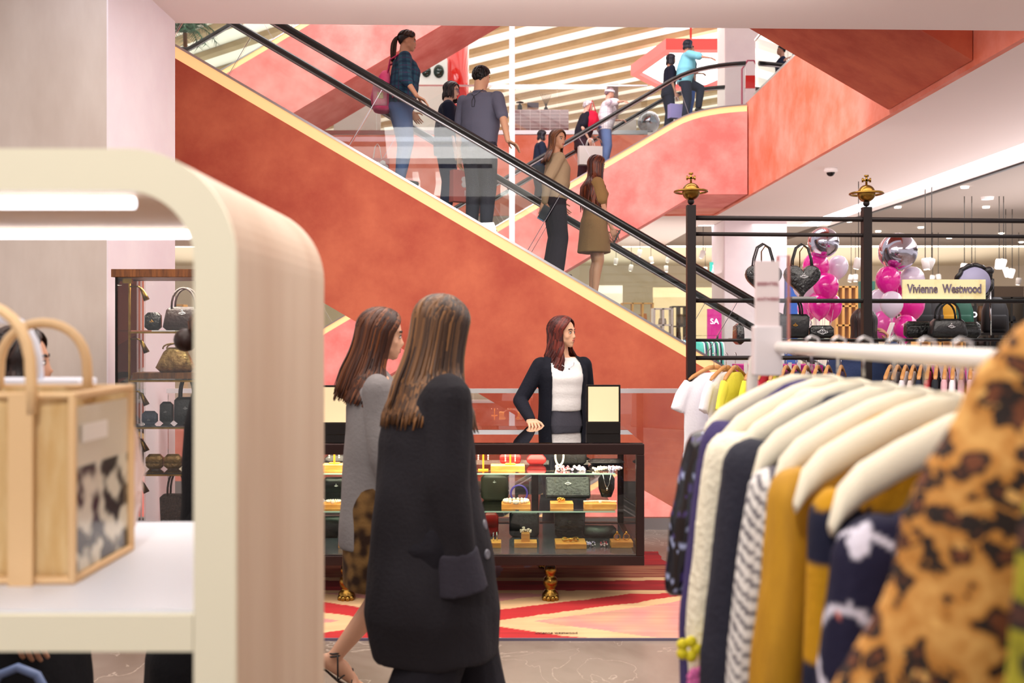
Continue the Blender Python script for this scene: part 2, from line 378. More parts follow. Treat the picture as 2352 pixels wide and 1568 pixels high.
escal(9.6, 11.65, A1, -5.6, 4.4, lambda x: max(Alow(x), -1.6), 'long red plaster escalator crossing the middle of the picture, descending to the right', RED)
A5 = lambda x: max(.05, 2.419-.585*x)
escal(9.6, 11.75, A5, -5.6, 4.44, lambda x: max(Alow(x)+.02, -1.86), 'red escalator of the next storey, its underside at the top right', RED, wz=5.98)
def sB(x):
    z = 3.71+.59*x; t = 5.85
    if z < t-.35: return z
    k = .35; return t-k*math.exp(-(z-(t-k))/k) if z > t-k else z
B = lambda x: max(.1, sB(x))
Blow = lambda x: min(3.71+.59*x-1.62, 4.12)
escal(18.7, 20.85, B, -5.9, 4.42, lambda x: max(Blow(x), -1.6), 'coral escalator behind, climbing to the right onto the upper landing', PINK)
escal(18.7, 20.85, B, -8.5, 4.42, lambda x: max(Blow(x), -1.6), 'coral escalator of the next storey, at the top left', PINK, wz=5.98)
escal(18.7, 20.85, B, -5.9, 4.42, lambda x: max(Blow(x), -1.6), 'coral escalator of the storey below, seen low behind the glass counter', PINK, wz=-5.9)

# ------------------------------------------------------------------ glass guards
def guard(x0, x1, y0, y1, z, label, step=1.5, h=1.1, base=True, glassm=FGLASS):
    a = V((x0, y0, z)); b = V((x1, y1, z)); L_ = (b-a).length; d = (b-a).normalized(); n = max(1, round(L_/step))
    root = thing('glass_guardrail', a, label, 'guardrail'); M = Matrix.Translation(a) @ Matrix(((d.x, -d.y, 0), (d.y, d.x, 0), (0, 0, 1))).to_4x4()
    for i in range(n):
        MB().box(L_*i/n+.006, L_*(i+1)/n-.006, -.007, .007, .08, h-.03, M=M).build('glass_panel', glassm, root, world=True)
    MB().box(0, L_, -.022, .022, h-.035, h, M=M).build('top_rail', mat('polished_steel', 'e8e6e8', .25, metal=.7), root, world=True)
    if base: MB().box(0, L_, -.03, .03, 0, .09, M=M).build('base_channel', STEEL, root, world=True)
    return root
guard(-2.7, 4.4, 7.8, 7.8, 0, 'glass guardrail with steel top rail behind the shop assistant', 1.45)
guard(XV+.05, XV+.05, 12, 18.6, FH, 'upstairs glass guardrail on the orange edge at upper right', 2.2)
guard(-9, 3.0, 22.05, 22.05, FH, 'upstairs glass guardrail in front of the brick counter', 2.0)
# ================================================================== PEOPLE
def interp(tab, z):
    if z <= tab[0][0]: return tab[0][1:]
    for a, b in zip(tab[:-1], tab[1:]):
        if z <= b[0]:
            t = (z-a[0])/(b[0]-a[0]); t = t*t*(3-2*t); return tuple(a[i]+(b[i]-a[i])*t for i in range(1, len(a)))
    return tab[-1][1:]
#        z    xc    fore  lateral   (fractions of the height)
FEM = [(.46, 0, .052, .082), (.50, -.006, .066, .098), (.54, -.004, .064, .094), (.60, .002, .052, .074), (.65, .004, .053, .073), (.70, .008, .060, .081), (.745, .012, .068, .088), (.79, .0, .056, .099), (.82, -.006, .040, .078), (.85, -.01, .034, .040)]
MAL = [(.46, 0, .058, .086), (.50, -.004, .064, .094), (.54, -.002, .063, .090), (.60, .002, .060, .086), (.65, .004, .062, .088), (.70, .006, .066, .098), (.745, .006, .070, .107), (.79, .0, .060, .116), (.82, -.006, .044, .092), (.85, -.01, .037, .046)]
def ik(a, b, l1, l2, pole):
    d = b-a; L = d.length
    if L > (l1+l2)*.995: b = a+d*((l1+l2)*.995/L); d = b-a; L = d.length
    n = d.normalized(); x = (l1*l1-l2*l2+L*L)/(2*L); h = math.sqrt(max(0, l1*l1-x*x)); p = V(pole); p = p-n*p.dot(n)
    if p.length < 1e-5: p = n.orthogonal()
    return a+n*x+p.normalized()*h, b
def oval(c, rx, ry, T=None, n=24, sq=2.0, tx=None):
    out = []
    for j in range(n):
        a = 2*PI*j/n; cx = math.copysign(abs(math.cos(a))**(2/sq), math.cos(a)); sy = math.copysign(abs(math.sin(a))**(2/sq), math.sin(a))
        p = V((c[0]+rx*cx, c[1]+ry*sy, c[2])); out.append(T(p) if T else p)
    return out
def hand(mb, w, d, n, side, L, curl, col):
    d = V(d).normalized(); n = V(n); n = (n-d*n.dot(d)).normalized(); s = d.cross(n)*side     # thumb side
    W = L*.44; R = []
    for t, wd, th in ((0, .30, .15), (.15, .40, .16), (.35, .46, .15), (.52, .44, .12)):
        c = w+d*(L*t); R.append([c+s*(L*wd/2*math.cos(2*PI*j/10))+n*(L*th/2*math.sin(2*PI*j/10)) for j in range(10)])
    mb.rings(R, col=col)
    for i, (off, ln) in enumerate(((.165, .44), (.055, .49), (-.055, .46), (-.16, .36))):
        p = w+d*(L*.48)+s*(L*off); a = .1+.06*i; dd = d
        for k, q in enumerate((.42, .32, .26)):
            a += curl*(.75 if k else .5); dd = (d*math.cos(a)+n*math.sin(a)+s*(off*.35)).normalized()
            e = p+dd*(L*ln*q); mb.cap(p, e, L*(.052-.006*k), L*(.047-.006*k), 7, col); p = e
    p = w+d*(L*.14)+s*(L*.17); dd = (d*.62+s*.72+n*.28).normalized(); e = p+dd*(L*.24); mb.cap(p, e, L*.07, L*.055, 7, col)
    dd = (d*.85+s*.25+n*(.25+curl*.4)).normalized(); mb.cap(e, e+dd*(L*.2), L*.053, L*.042, 7, col)
def wrinkle(mb, amp, sc=(9, 9, 3), off=(0, 0, 0)):
    o = V(off)
    for i, p in enumerate(mb.v):
        q = V((p.x*sc[0], p.y*sc[1], p.z*sc[2]))+o
        k = mnoise.noise(q)+.5*mnoise.noise(q*2.1)
        mb.v[i] = p+mb.n[i]*(amp*k)
    return mb
def lock(mb, pts, wdt, th, col, cen):
    n = len(pts); R = []
    for i, p in enumerate(pts):
        t = (pts[min(i+1, n-1)]-pts[max(i-1, 0)])
        t = t.normalized() if t.length > 1e-6 else V((0, 0, -1))
        o = V((p.x-cen.x, p.y-cen.y, max(0, (p.z-cen.z))*1.0)); o = o-t*o.dot(t)
        o = o.normalized() if o.length > 1e-5 else t.orthogonal().normalized()
        s = t.cross(o); f = (1-.75*max(0, (i/(n-1)-.6)/.4)**2)
        R.append([p+s*(wdt*f*math.cos(2*PI*j/6))+o*(th*f*math.sin(2*PI*j/6)) for j in range(6)])
    mb.rings(R, col=col)
def mix(a, b, t): return tuple(a[i]*(1-t)+b[i]*t for i in range(3))
def make_hair(HM, s, style, length, cols, rnd, n=130, spread=1.0, back=None, minaz=58, wave=0, bodyf=None, fat=1.0):
    """HM: head frame -> body frame; s: head size; length in metres below the ears"""
    mb = MB(); c0, c1 = rgb(cols[0]), rgb(cols[1]); dark = mix(c0, (0, 0, 0), .35)
    C = V((-.05*s, 0, .60*s)); rx, ry, rz = .475*s, .385*s, .435*s; cw = HM @ C
    def surf(d, k=1.0): d = d.normalized(); q = 1/math.sqrt((d.x/rx)**2+(d.y/ry)**2+(d.z/rz)**2); return C+d*(q*k)
    # scalp cap
    R = []
    LT = [(0, 40), (40, 34), (62, 16), (85, -2), (105, -14), (130, -38), (180, -46 if style != 'short' else -50)]
    def lim(az):
        a = abs(math.degrees(math.atan2(math.sin(az), math.cos(az))))
        for p, q in zip(LT[:-1], LT[1:]):
            if a <= q[0]: return math.radians(p[1]+(q[1]-p[1])*(a-p[0])/(q[0]-p[0]))
        return math.radians(-46)
    for i in range(13):
        ring = []
        for j in range(28):
            az = 2*PI*j/28; e2 = math.radians(88)+(lim(az)-math.radians(88))*i/12; d = V((math.cos(e2)*math.cos(az), math.cos(e2)*math.sin(az), math.sin(e2))); ring.append(HM @ surf(d, .992))
        R.append(ring)
    mb.rings(R, cap=False, col=dark); mb.add(R[0], [tuple(range(28))], dark)
    if style == 'short':
        for k in range(n):
            az = rnd.uniform(-PI, PI); lo = lim(az); e0 = lo+(math.radians(85)-lo)*math.sqrt(rnd.random()); az1 = az+rnd.uniform(-.2, .2); dl = math.radians(rnd.uniform(22, 34))
            pts = []
            for i in range(5):
                e = max(e0-dl*i/4, lim(az1)-math.radians(3)); d = V((math.cos(e)*math.cos(az1), math.cos(e)*math.sin(az1), math.sin(e))); pts.append(HM @ surf(d, 1.0+.035*math.sin(i/4*PI)+rnd.uniform(0, .02)))
            t = rnd.random(); lock(mb, pts, s*.05*fat, s*.022, mix(c0, c1, t*t), cw)
        return mb
    tail = style in ('ponytail', 'bun')
    tp = V((-.52*s, 0, .70*s)) if style != 'bun' else V((-.50*s, 0, .45*s))
    for k in range(n):
        side = 1 if k % 2 else -1; az = math.radians(rnd.uniform(minaz, 179)); u = (math.degrees(az)-minaz)/(180-minaz)
        st = V((.80-1.15*u, .04*side, 1.0-.35*u+ .05)); en = V((math.cos(az), side*math.sin(az), rnd.uniform(-.10, .05)))
        if style != 'ponytail' and rnd.random() < .5: st = V((.80-1.15*u+rnd.uniform(-.1, .1), side*rnd.uniform(.04, .5), 1.0-.3*u))
        pts = []; kk = 1.0+rnd.uniform(0, .07)
        for i in range(7):
            t = i/6; d = st.normalized()*(1-t)+en.normalized()*t; pts.append(surf(d, kk+.03*math.sin(t*PI)))
        if tail:
            pts = pts[:5]+[tp*.5+pts[4]*.5, tp]
            pts = [HM @ p for p in pts]
        else:
            e = pts[-1]; pts = [HM @ p for p in pts]; base = pts[-1]; ax = HM @ V((-.05*s, 0, .3*s)); Ln = length*rnd.uniform(.86, 1.04); m_ = 10
            r0 = V((base.x-ax.x, base.y-ax.y, 0)); rl = r0.length; ph = rnd.uniform(0, 6)
            for i in range(1, m_+1):
                t = i/m_; z = base.z-Ln*t; dirr = r0.normalized() if rl > 1e-5 else V((-1, 0, 0)); k2 = rl*(1-.10*math.sin(min(1, t*1.5)*PI))*(1+(spread-1)*t)
                p = V((ax.x, ax.y, z))+dirr*k2+V((wave*math.sin(t*9+ph)*t, wave*math.cos(t*8+ph)*t, 0))
                if back: p.x -= back*t
                if bodyf: p = bodyf(p, dirr)
                pts.append(p)
        t = rnd.random(); lock(mb, pts, s*rnd.uniform(.06, .1)*fat, s*.02, mix(c0, c1, t*t), cw)
    if tail:
        b = HM @ tp
        if style == 'bun': mb.ell(b+V((-.09*s, 0, 0)), (.2*s, .2*s, .2*s), col=c0)
        else:
            for k in range(n//3):
                a = rnd.uniform(0, 2*PI); r = .09*s*math.sqrt(rnd.random()); o = V((r*math.cos(a), r*math.sin(a), 0)); pts = [b+o*.3]; ff = rnd.uniform(.8, 1.0)
                for i in range(1, 9):
                    t = i/8; pts.append(b+V((-.17*s*math.sin(min(1, t*2.2)*PI/2)-.10*s*t, 0, -length*ff*t*t**.15+.03*s*math.sin(t*PI)))+o*(.3+1.3*math.sin(min(1, t*1.6+.1)*PI*.55))*(1 if t < .7 else 1-(t-.7)*1.6))
                q = rnd.random(); lock(mb, pts, s*.05*fat, s*.025, mix(c0, c1, q*q), b+V((0, 0, -1)))
    return mb
def drape(H, tab):
    def f(p, dirr):
        z = p.z/H
        if z > .86: return p
        rx, ry = interp(tab, z); x0 = -.012*H; k = math.sqrt(((p.x-x0)/(rx*H))**2+(p.y/(ry*H))**2)
        if 1e-3 < k < 1: p = V((x0+(p.x-x0)/k, p.y/k, p.z))
        return p
    return f
def person(label, loc, deg, H=1.62, w=1.0, male=False, lean=0, head=(0, 0, 0), hands=None, curl=.35, hn=None, feet=None, skin='c98f6c', vox=.014, top=None, bottom=None, hair=None, shoes='1c1a1c', name='person', seed=1, elbow=None, palm=None, fp=None, bare=False):
    rnd = random.Random(seed); root = thing(name, loc, label, 'person', rz=math.radians(deg)); TAB = MAL if male else FEM; sk = rgb(skin)
    hip = V((0, 0, .52*H)); LM = Matrix.Translation(hip) @ Matrix.Rotation(math.radians(lean), 4, 'Y') @ Matrix.Translation(-hip)
    T = lambda p: (LM @ V(p)) if V(p).z > hip.z else V(p)
    def tors(mb, z0, z1, ease=0, n=12, eb=0, sq=2.2):
        R = []
        for i in range(n+1):
            z = z0+(z1-z0)*i/n; xc, rx, ry = interp(TAB, z); R.append(oval((xc*H, 0, z*H), rx*H*w+ease+eb*max(0, (.62-z))*H, ry*H*w+ease+eb*max(0, (.62-z))*H, T, 24, sq))
        mb.rings(R)
    shy = (.112 if male else .100)*H*w; SH = {q: T((-.004*H, q*shy, .795*H)) for q in (1, -1)}
    hands = hands or {}; W = {}; E = {}
    inv = root.matrix_basis.inverted() if 0 else (Matrix.Rotation(-math.radians(deg), 4, 'Z') @ Matrix.Translation(-V(loc)))
    for q, key in ((1, 'L'), (-1, 'R')):
        t = hands.get(key); tgt = (inv @ V(t[1:])) if (t and t[0] == 'w') else V(t if t else (.035*H, q*.135*H*w, .475*H))
        pole = V((-1, q*.35, -.15)) if not (elbow and key in elbow) else V(elbow[key])
        E[q], W[q] = ik(SH[q], tgt, .172*H, .150*H, pole)
    feet = feet or {}; HP = {q: V((0, q*.048*H*w, .505*H)) for q in (1, -1)}; K = {}; AN = {}
    for q, key in ((1, 'L'), (-1, 'R')):
        t = feet.get(key); tgt = (inv @ V(t[1:])) if (t and t[0] == 'w') else V(t if t else (-.01*H, q*.05*H, .045*H))
        K[q], AN[q] = ik(HP[q], tgt, .2255*H, .238*H, (1, 0, 0))
    # head
    s = .128*H; yaw, pit, rol = [math.radians(a) for a in head]
    HM = Matrix.Translation(T((.006*H, 0, .868*H))) @ Matrix.Rotation(math.radians(lean*.4), 4, 'Y') @ Matrix.Rotation(yaw, 4, 'Z') @ Matrix.Rotation(pit, 4, 'Y') @ Matrix.Rotation(rol, 4, 'X')
    b = MB(); tors(b, .47, .83); nb = T((-.012*H, 0, .80*H)); b.cap(nb, HM @ V((-.12*s, 0, .28*s)), .036*H*(1.12 if male else 1), .031*H*(1.12 if male else 1), 12)
    R3 = HM.to_3x3()
    def he(c, r, rot=None): M = R3 @ rot if rot else R3; b.ell(HM @ (V(c)*s), [q*s for q in r], M)
    he((-.05, 0, .62), (.43, .335, .385)); he((.12, 0, .44), (.27, .27, .34)); he((.17, 0, .26), (.23, .20, .22)); he((.275, 0, .10), (.10, .115, .085))
    he((.34, 0, .60), (.05, .20, .05)); he((.335, 0, .22), (.075, .12, .07)); he((.24, .17, .38), (.09, .08, .09)); he((.24, -.17, .38), (.09, .08, .09)); he((.02, .22, .24), (.17, .06, .10)); he((.02, -.22, .24), (.17, .06, .10))
    b.cap(HM @ V((.365*s, 0, .52*s)), HM @ V((.425*s, 0, .37*s)), .028*s, .046*s, 8); he((.395, .045, .345), (.045, .032, .028)); he((.395, -.045, .345), (.045, .032, .028))
    for q in (1, -1): he((-.03, q*.33, .45), (.075, .035, .13))
    fr = .028 if male else .024
    for q in (1, -1):
        b.cap(SH[q], E[q], fr*H*1.15*w, fr*.86*H*w, 10); b.cap(E[q], W[q], fr*.84*H*w, fr*.58*H, 10); b.cap(HP[q], K[q], .052*H*w, .034*H*w, 12)
        cf = K[q].lerp(AN[q], .3)+V((-.008*H, 0, 0)); b.cap(K[q], cf, .031*H, .034*H*w, 10); b.cap(cf, AN[q], .033*H*w, .019*H, 10)
        fa = math.radians((fp or {}).get('L' if q == 1 else 'R', 0)); FR = Matrix.Rotation(fa, 3, 'Y'); FT = lambda p, q=q, FR=FR: AN[q]+FR @ (V(p)*H)
        b.cap(FT((-.016, 0, -.022)), FT((.075, q*-.004, -.034)), .019*H, .013*H, 8); b.cap(FT((.03, 0, -.014)), FT((.075, 0, -.032)), .017*H, .014*H, 8)
        if bare:
            for i_ in range(5): b.cap(FT((.078, q*(-.018+.009*i_), -.036)), FT((.108-.006*i_, q*(-.020+.010*i_), -.039)), .0085*H, (.008-.0008*i_)*H, 7)
    m = remesh(b, vox, 3); m.c = [sk]*len(m.v)
    # features: eyes, brows, lips
    wht = rgb('e8e0da'); irs = rgb('1c100c'); lip = rgb('a84a48' if not male else 'a8685a'); brw = rgb(hair['cols'][0]) if hair else irs
    for q in (1, -1):
        e0 = MB(); e0.ell((0, 0, 0), (.030*s, .062*s, .030*s)); e0.shift((.335*s, q*.135*s, .498*s)); e0.xf(HM); m.join(_c(e0, wht))
        e0 = MB(); e0.ell((0, 0, 0), (.020*s, .030*s, .030*s)); e0.shift((.352*s, q*.135*s, .498*s)); e0.xf(HM); m.join(_c(e0, irs))
        e0 = MB(); e0.tube([V((.352*s, q*.065*s, .53*s)), V((.366*s, q*.135*s, .54*s)), V((.325*s, q*.205*s, .515*s))], .011*s, 6); e0.xf(HM); m.join(_c(e0, irs))
        e0 = MB(); e0.tube([V((.378*s, q*.06*s, .595*s)), V((.372*s, q*.14*s, .622*s)), V((.315*s, q*.225*s, .60*s))], .018*s, 6, flat=.6); e0.xf(HM); m.join(_c(e0, brw))
    e0 = MB(); e0.tube([V((.345*s, -.095*s, .228*s)), V((.393*s, -.03*s, .252*s)), V((.393*s, .03*s, .252*s)), V((.345*s, .095*s, .228*s))], [.012*s, .024*s, .024*s, .012*s], 7); e0.xf(HM); m.join(_c(e0, lip))
    e0 = MB(); e0.tube([V((.345*s, -.085*s, .222*s)), V((.388*s, 0, .205*s)), V((.345*s, .085*s, .222*s))], [.012*s, .028*s, .012*s], 7); e0.xf(HM); m.join(_c(e0, lip))
    for q, key in ((1, 'L'), (-1, 'R')):
        d = (W[q]-E[q]).normalized(); nn = V((0, -q, 0)) if abs(d.z) > .6 else V((0, 0, -1))
        if palm and key in palm: nn = V(palm[key])
        if hn and key in hn: d = V(hn[key])
        side = q if abs(nn.y) > .5 else -q
        sgn = 1 if (d.cross(nn)).x > 0 else -1
        if abs((d.cross(nn)).x) < .4: sgn = (1 if d.cross(nn).y > 0 else -1)*(-q)
        hand(m, W[q]-d*.004*H, d, nn, sgn, .108*H, curl if not isinstance(curl, dict) else curl.get(key, .35), sk)
    m.build('body', SKIN, root, True, cols=True)
    # trousers or skirt
    if bottom:
        bc = rgb(bottom['col']); e = bottom.get('ease', .012); mb = MB(); kind = bottom['kind']
        if kind == 'trousers':
            tors(mb, .47, bottom.get('waist', .60), e*.7); fl = bottom.get('flare', 0)
            for q in (1, -1):
                mb.cap(HP[q]+V((-.008*H, 0, 0)), K[q], .056*H*w+e, .038*H*w+e, 14); mb.cap(K[q], AN[q]+V((0, 0, .02*H)), .038*H*w+e, (.026+fl)*H+e, 14)
                b0 = V((-.02*H, q*.045*H, .50*H)); mb.ell(b0, (.055*H*w+e, .055*H*w+e, .05*H))
        else:
            hz = bottom['hem']; fw = bottom.get('flare', .02); R = []
            for i in range(13):
                z = hz+(.60-hz)*i/12; xc, rx, ry = interp(TAB, max(z, .50)); t = max(0, (.52-z)/(.52-hz+1e-6)); R.append(oval((xc*H, 0, z*H), rx*H*w+e+fw*H*t, ry*H*w+e+fw*H*t, T, 28))
            mb.rings(R)
        c = remesh(mb, max(vox*.8, .009), 5); wrinkle(c, bottom.get('wr', .006), (7, 7, 4), (seed, 3, 1)); f = bottom.get('fn')
        c.c = [f(p) if f else mix(bc, tuple(x*.75 for x in bc), .5+.5*mnoise.noise(p*3)) for p in c.v]
        c.build({'trousers': 'trousers', 'skirt': 'skirt'}[kind], CLOTH, root, True, cols=True)
        if not bare:
            for q in (1, -1):
                sh = MB(); a = AN[q]; sh.cap(a+V((-.022*H, 0, -.024*H)), a+V((.10*H, 0, -.031*H)), .024*H, .017*H, 10, rgb(shoes)); sh.build('shoe', mat('shoe_leather', vcol=True, rough=.4), root, True, cols=True)
    if top:
        tc = rgb(top['col']); e = top.get('ease', .014); mb = MB(); hem = top.get('hem', .50); nk = top.get('neck', .832)
        if 'rings' in top:
            R = [oval((xc*H, 0, z*H), rx*H, ry*H, T, 32, top.get('sq', 2.2)) for z, xc, rx, ry in top['rings']]; mb.rings(R)
            mb2 = MB(); 
        else:
            R = []
            for i in range(17):
                z = hem+(nk-hem)*i/16; xc, rx, ry = interp(TAB, max(z, .50)); t = max(0, (.64-z)); box = top.get('box', .25)*max(0, 1-abs(z-.63)/.14); 
                k = e if z < .81 else e*.5
                wx = rx*H*w+k+box*.05*H+t*top.get('flare', 0)*H; wy = ry*H*w+k+box*.05*H+t*top.get('flare', 0)*H; R.append(oval((xc*H, 0, z*H), wx, wy, T, 28))
            mb.rings(R)
        sl = top.get('sleeve', 1.0); se = top.get('sease', e)
        for q in (1, -1):
            mb.ell(SH[q]+V((0, -q*.006*H, -.004*H)), (fr*1.25*H*w+se, fr*1.2*H*w+se, fr*1.2*H*w+se*.6))
            if sl > 0:
                t = min(1, sl/.5); mb.cap(SH[q], SH[q].lerp(E[q], t), fr*1.15*H*w+se, (fr*1.15-fr*.2*t)*H*w+se*1.05, 12)
                if sl > .5: t = (sl-.5)/.5; mb.cap(E[q], E[q].lerp(W[q], t*.98), fr*.9*H*w+se, (fr*.9-fr*.3*t)*H*w+se*top.get('cuff', .8), 12)
        c = remesh(mb, max(vox*.8, .008), 5); wrinkle(c, top.get('wr', .006), top.get('ws', (8, 8, 5)), (seed, 7, 2)); f = top.get('fn')
        c.c = [f(p) if f else mix(tc, tuple(x*.8 for x in tc), .5+.5*mnoise.noise(p*3)) for p in c.v]
        c.build(top.get('name', 'shirt'), CLOTH, root, True, cols=True)
    if hair:
        h = dict(hair); dt = h.pop('drape', None); h['bodyf'] = drape(H, dt) if dt else None; make_hair(HM, s, h.pop('style'), h.pop('len', .2), h.pop('cols'), rnd, **h).build('hair', HAIR, root, True, cols=True)
    return dict(root=root, HM=HM, s=s, W=W, E=E, SH=SH, T=T, H=H, AN=AN, inv=inv, deg=deg, loc=V(loc))
def _c(mb, col): mb.c = [col]*len(mb.v); return mb
def to_world(p, q): return Matrix.Translation(p['loc']) @ Matrix.Rotation(math.radians(p['deg']), 4, 'Z') @ V(q)

stepA = lambda x: 2.36-.585*x
stepB = lambda x: 3.66+.59*x
railA = lambda x, y=9.75: ('w', x, y, 2.419-.585*x+.81+.075)
railB = lambda x: ('w', x, 18.85, 3.71+.59*x+.81+.075)
def plaid(bg, l1, l2, k=.085):
    a, b_, c_ = rgb(bg), rgb(l1), rgb(l2)
    def f(p):
        u = (p.z % k)/k; v = ((math.atan2(p.y, p.x)*.16) % k)/k
        c = a
        if u < .30: c = mix(c, b_, .6)
        if v < .30: c = mix(c, b_, .6)
        if .6 < u < .68 or .6 < v < .68: c = c_
        return c
    return f
# ---- first escalator
x = -1.12
p1 = person('person in a blue plaid shirt and jeans with a pink backpack, on the red escalator', (x, 10.12, stepA(x)), 8, 1.59, 1.12, lean=4, head=(-4, 6, 0), hands={'R': railA(-.93), 'L': (.12, .22, .80)}, palm={'R': (0, 0, -1)}, hn={'R': (.85, .0, -.45)}, curl={'R': .25}, skin='d49c7c', vox=.011,
    top=dict(name='plaid_shirt', col='1e3a4a', hem=.50, sleeve=.62, ease=.022, box=.5, fn=plaid('2e5668', '1a2640', '4a3456')), bottom=dict(kind='trousers', col='5c72a0', ease=.016), hair=dict(style='ponytail', len=.28, cols=('2a1a16', '5a3a26'), n=110))
x = -.72
p2 = person('person with glasses and navy top on the red escalator beside the grey polo shirt', (x, 10.95, stepA(x)), 5, 1.52, 1.0, lean=3, head=(-18, 8, -12), hands={'R': (.10, -.14, .70), 'L': (.15, .12, .9)}, skin='e0b49c', vox=.012,
    top=dict(col='1c2236', hem=.46, sleeve=.5, ease=.03, box=.6), bottom=dict(kind='trousers', col='2e3c5c', ease=.03), hair=dict(style='long', len=.12, cols=('1a1418', '40302e'), n=110, spread=1.1), seed=3)
x = -.33
p3 = person('person with short black hair in a grey polo shirt, seen from behind on the escalator', (x, 10.17, stepA(x)), 62, 1.71, 1.02, male=True, lean=2, head=(-8, 6, 0), hands={'R': ('w', -.0, 9.76, 3.262), 'L': (.04, .27, .80)}, palm={'R': (0, 0, -1)}, hn={'R': (.55, -.5, -.35)}, curl={'R': .3}, skin='dca684', vox=.011, elbow={'R': (-1, -.9, .2)},
    top=dict(name='polo_shirt', col='6a6a7c', hem=.485, sleeve=.42, ease=.02, sease=.016, box=.5), bottom=dict(kind='trousers', col='3a3a46', ease=.02), hair=dict(style='short', cols=('120d0e', '2c201e'), n=220), seed=4)
x = .45
p4 = person('person in a tan long-sleeved shirt and black trousers looking back over the escalator rail', (x, 10.45, stepA(x)), 12, 1.57, 1.0, lean=2, head=(-58, 4, 0), hands={'R': (-.16, -.19, .78), 'L': (.10, .16, .80)}, skin='cf9674', vox=.010,
    top=dict(col='b69a7a', hem=.52, sleeve=1.0, ease=.018, box=.6, cuff=.7), bottom=dict(kind='trousers', col='2c2530', ease=.028, flare=.02), hair=dict(style='long', len=.27, cols=('3a1e14', '8a5430'), n=130, minaz=66, back=.04, drape=[(.60, .082, .112), (.72, .088, .118), (.78, .082, .122), (.815, .058, .10), (.84, .045, .06), (.86, .03, .035)]), seed=5)
x = .87
p5 = person('person in a short tan dress with very long auburn hair on the escalator', (x, 10.5, stepA(x)), 8, 1.55, .98, lean=1, head=(12, 6, 0), hands={'R': (.17, -.12, .74), 'L': (.14, .12, .76)}, skin='d8a080', vox=.011,
    top=dict(name='dress', col='a07a4c', hem=.335, sleeve=.3, ease=.02, box=.3, flare=.12, sease=.03, wr=.008), bottom=None, hair=dict(style='long', len=.50, cols=('3a140e', '7c3a1e'), n=150, minaz=62, spread=1.05, wave=.012, drape=[(.60, .082, .112), (.72, .088, .118), (.78, .082, .122), (.815, .058, .10), (.84, .045, .06), (.86, .03, .035)]), seed=6)
# ---- second escalator
x = .52
p6 = person('person with black hair in a dark jacket, lowest on the far coral escalator', (x, 19.7, stepB(x)), 10, 1.56, 1.0, lean=6, head=(0, 8, 0), hands={'R': (.30, -.12, 1.00), 'L': (.3, .1, 1.0)}, skin='d0a088', vox=.016, top=dict(col='1c2438', hem=.48, sleeve=1, ease=.03), bottom=dict(kind='trousers', col='26262c', ease=.03), hair=dict(style='long', len=.12, cols=('16121c', '2c2630'), n=70), seed=8)
x = 1.38
p7 = person('elderly person with short white hair in black, carrying a paper bag up the far escalator', (x, 19.6, stepB(x)), 5, 1.62, 1.1, lean=10, head=(-10, 6, 0), hands={'R': (.10, -.2, .82), 'L': (.3, .1, .9)}, skin='d8a690', vox=.016, top=dict(col='1c1a26', hem=.40, sleeve=.36, ease=.03, box=.8), bottom=dict(kind='trousers', col='33202e', ease=.03), hair=dict(style='short', cols=('d8ccd0', 'f2ecee'), n=130, fat=1.2), seed=9)
x = 1.84
p8 = person('person in a white checked shirt, jeans and sun visor holding the far escalator rail', (x, 19.7, stepB(x)), 5, 1.62, 1.08, lean=8, head=(0, 4, 0), hands={'R': railB(2.22), 'L': (.3, .1, 1.0)}, palm={'R': (0, 0, -1)}, skin='d8a088', vox=.016, top=dict(col='ece6ea', hem=.47, sleeve=.6, ease=.035, box=.7, fn=plaid('f2ecf0', 'ddd0d8', 'b8a8b8', .07)), bottom=dict(kind='trousers', col='7088ba', ease=.026), hair=dict(style='short', cols=('8a6a70', 'c8b0b4'), n=120), seed=10)
x = 3.16
p9 = person('person in black with shoulder-length black hair near the top of the far escalator', (x, 20.1, stepB(x)), 8, 1.62, .98, lean=4, head=(0, 4, 0), hands={'R': (.10, -.17, .78)}, skin='c08c74', vox=.016, top=dict(col='171a2c', hem=.46, sleeve=.4, ease=.03), bottom=dict(kind='trousers', col='1c2034', ease=.02), hair=dict(style='long', len=.14, cols=('121018', '2a2430'), n=70), seed=11)
x = 3.40
p10 = person('person in a light blue top and dark trousers stepping off the far escalator', (x, 19.6, stepB(x)), 5, 1.62, 1.05, lean=6, head=(5, 0, 0), hands={'R': ('w', 3.98, 18.85, 6.68), 'L': (.32, .15, 1.0)}, palm={'R': (0, 0, -1)}, feet={'L': (.30, .08, .30)}, skin='c89078', vox=.016, top=dict(col='86cfe0', hem=.47, sleeve=.55, ease=.035, box=.8), bottom=dict(kind='trousers', col='23283c', ease=.024), hair=dict(style='long', len=.10, cols=('141420', '2a2c40'), n=80), seed=12)
x = 3.62
p11 = person('person in blue jeans mostly hidden behind the light blue top', (x, 20.2, 5.84), 5, 1.50, .95, skin='c89078', vox=.018, top=dict(col='2c3450', hem=.5, sleeve=.5, ease=.02), bottom=dict(kind='trousers', col='4a70c0', ease=.02), hair=dict(style='short', cols=('141420', '2a2c40'), n=60), feet={'R': (-.2, -.08, .12)}, seed=13)
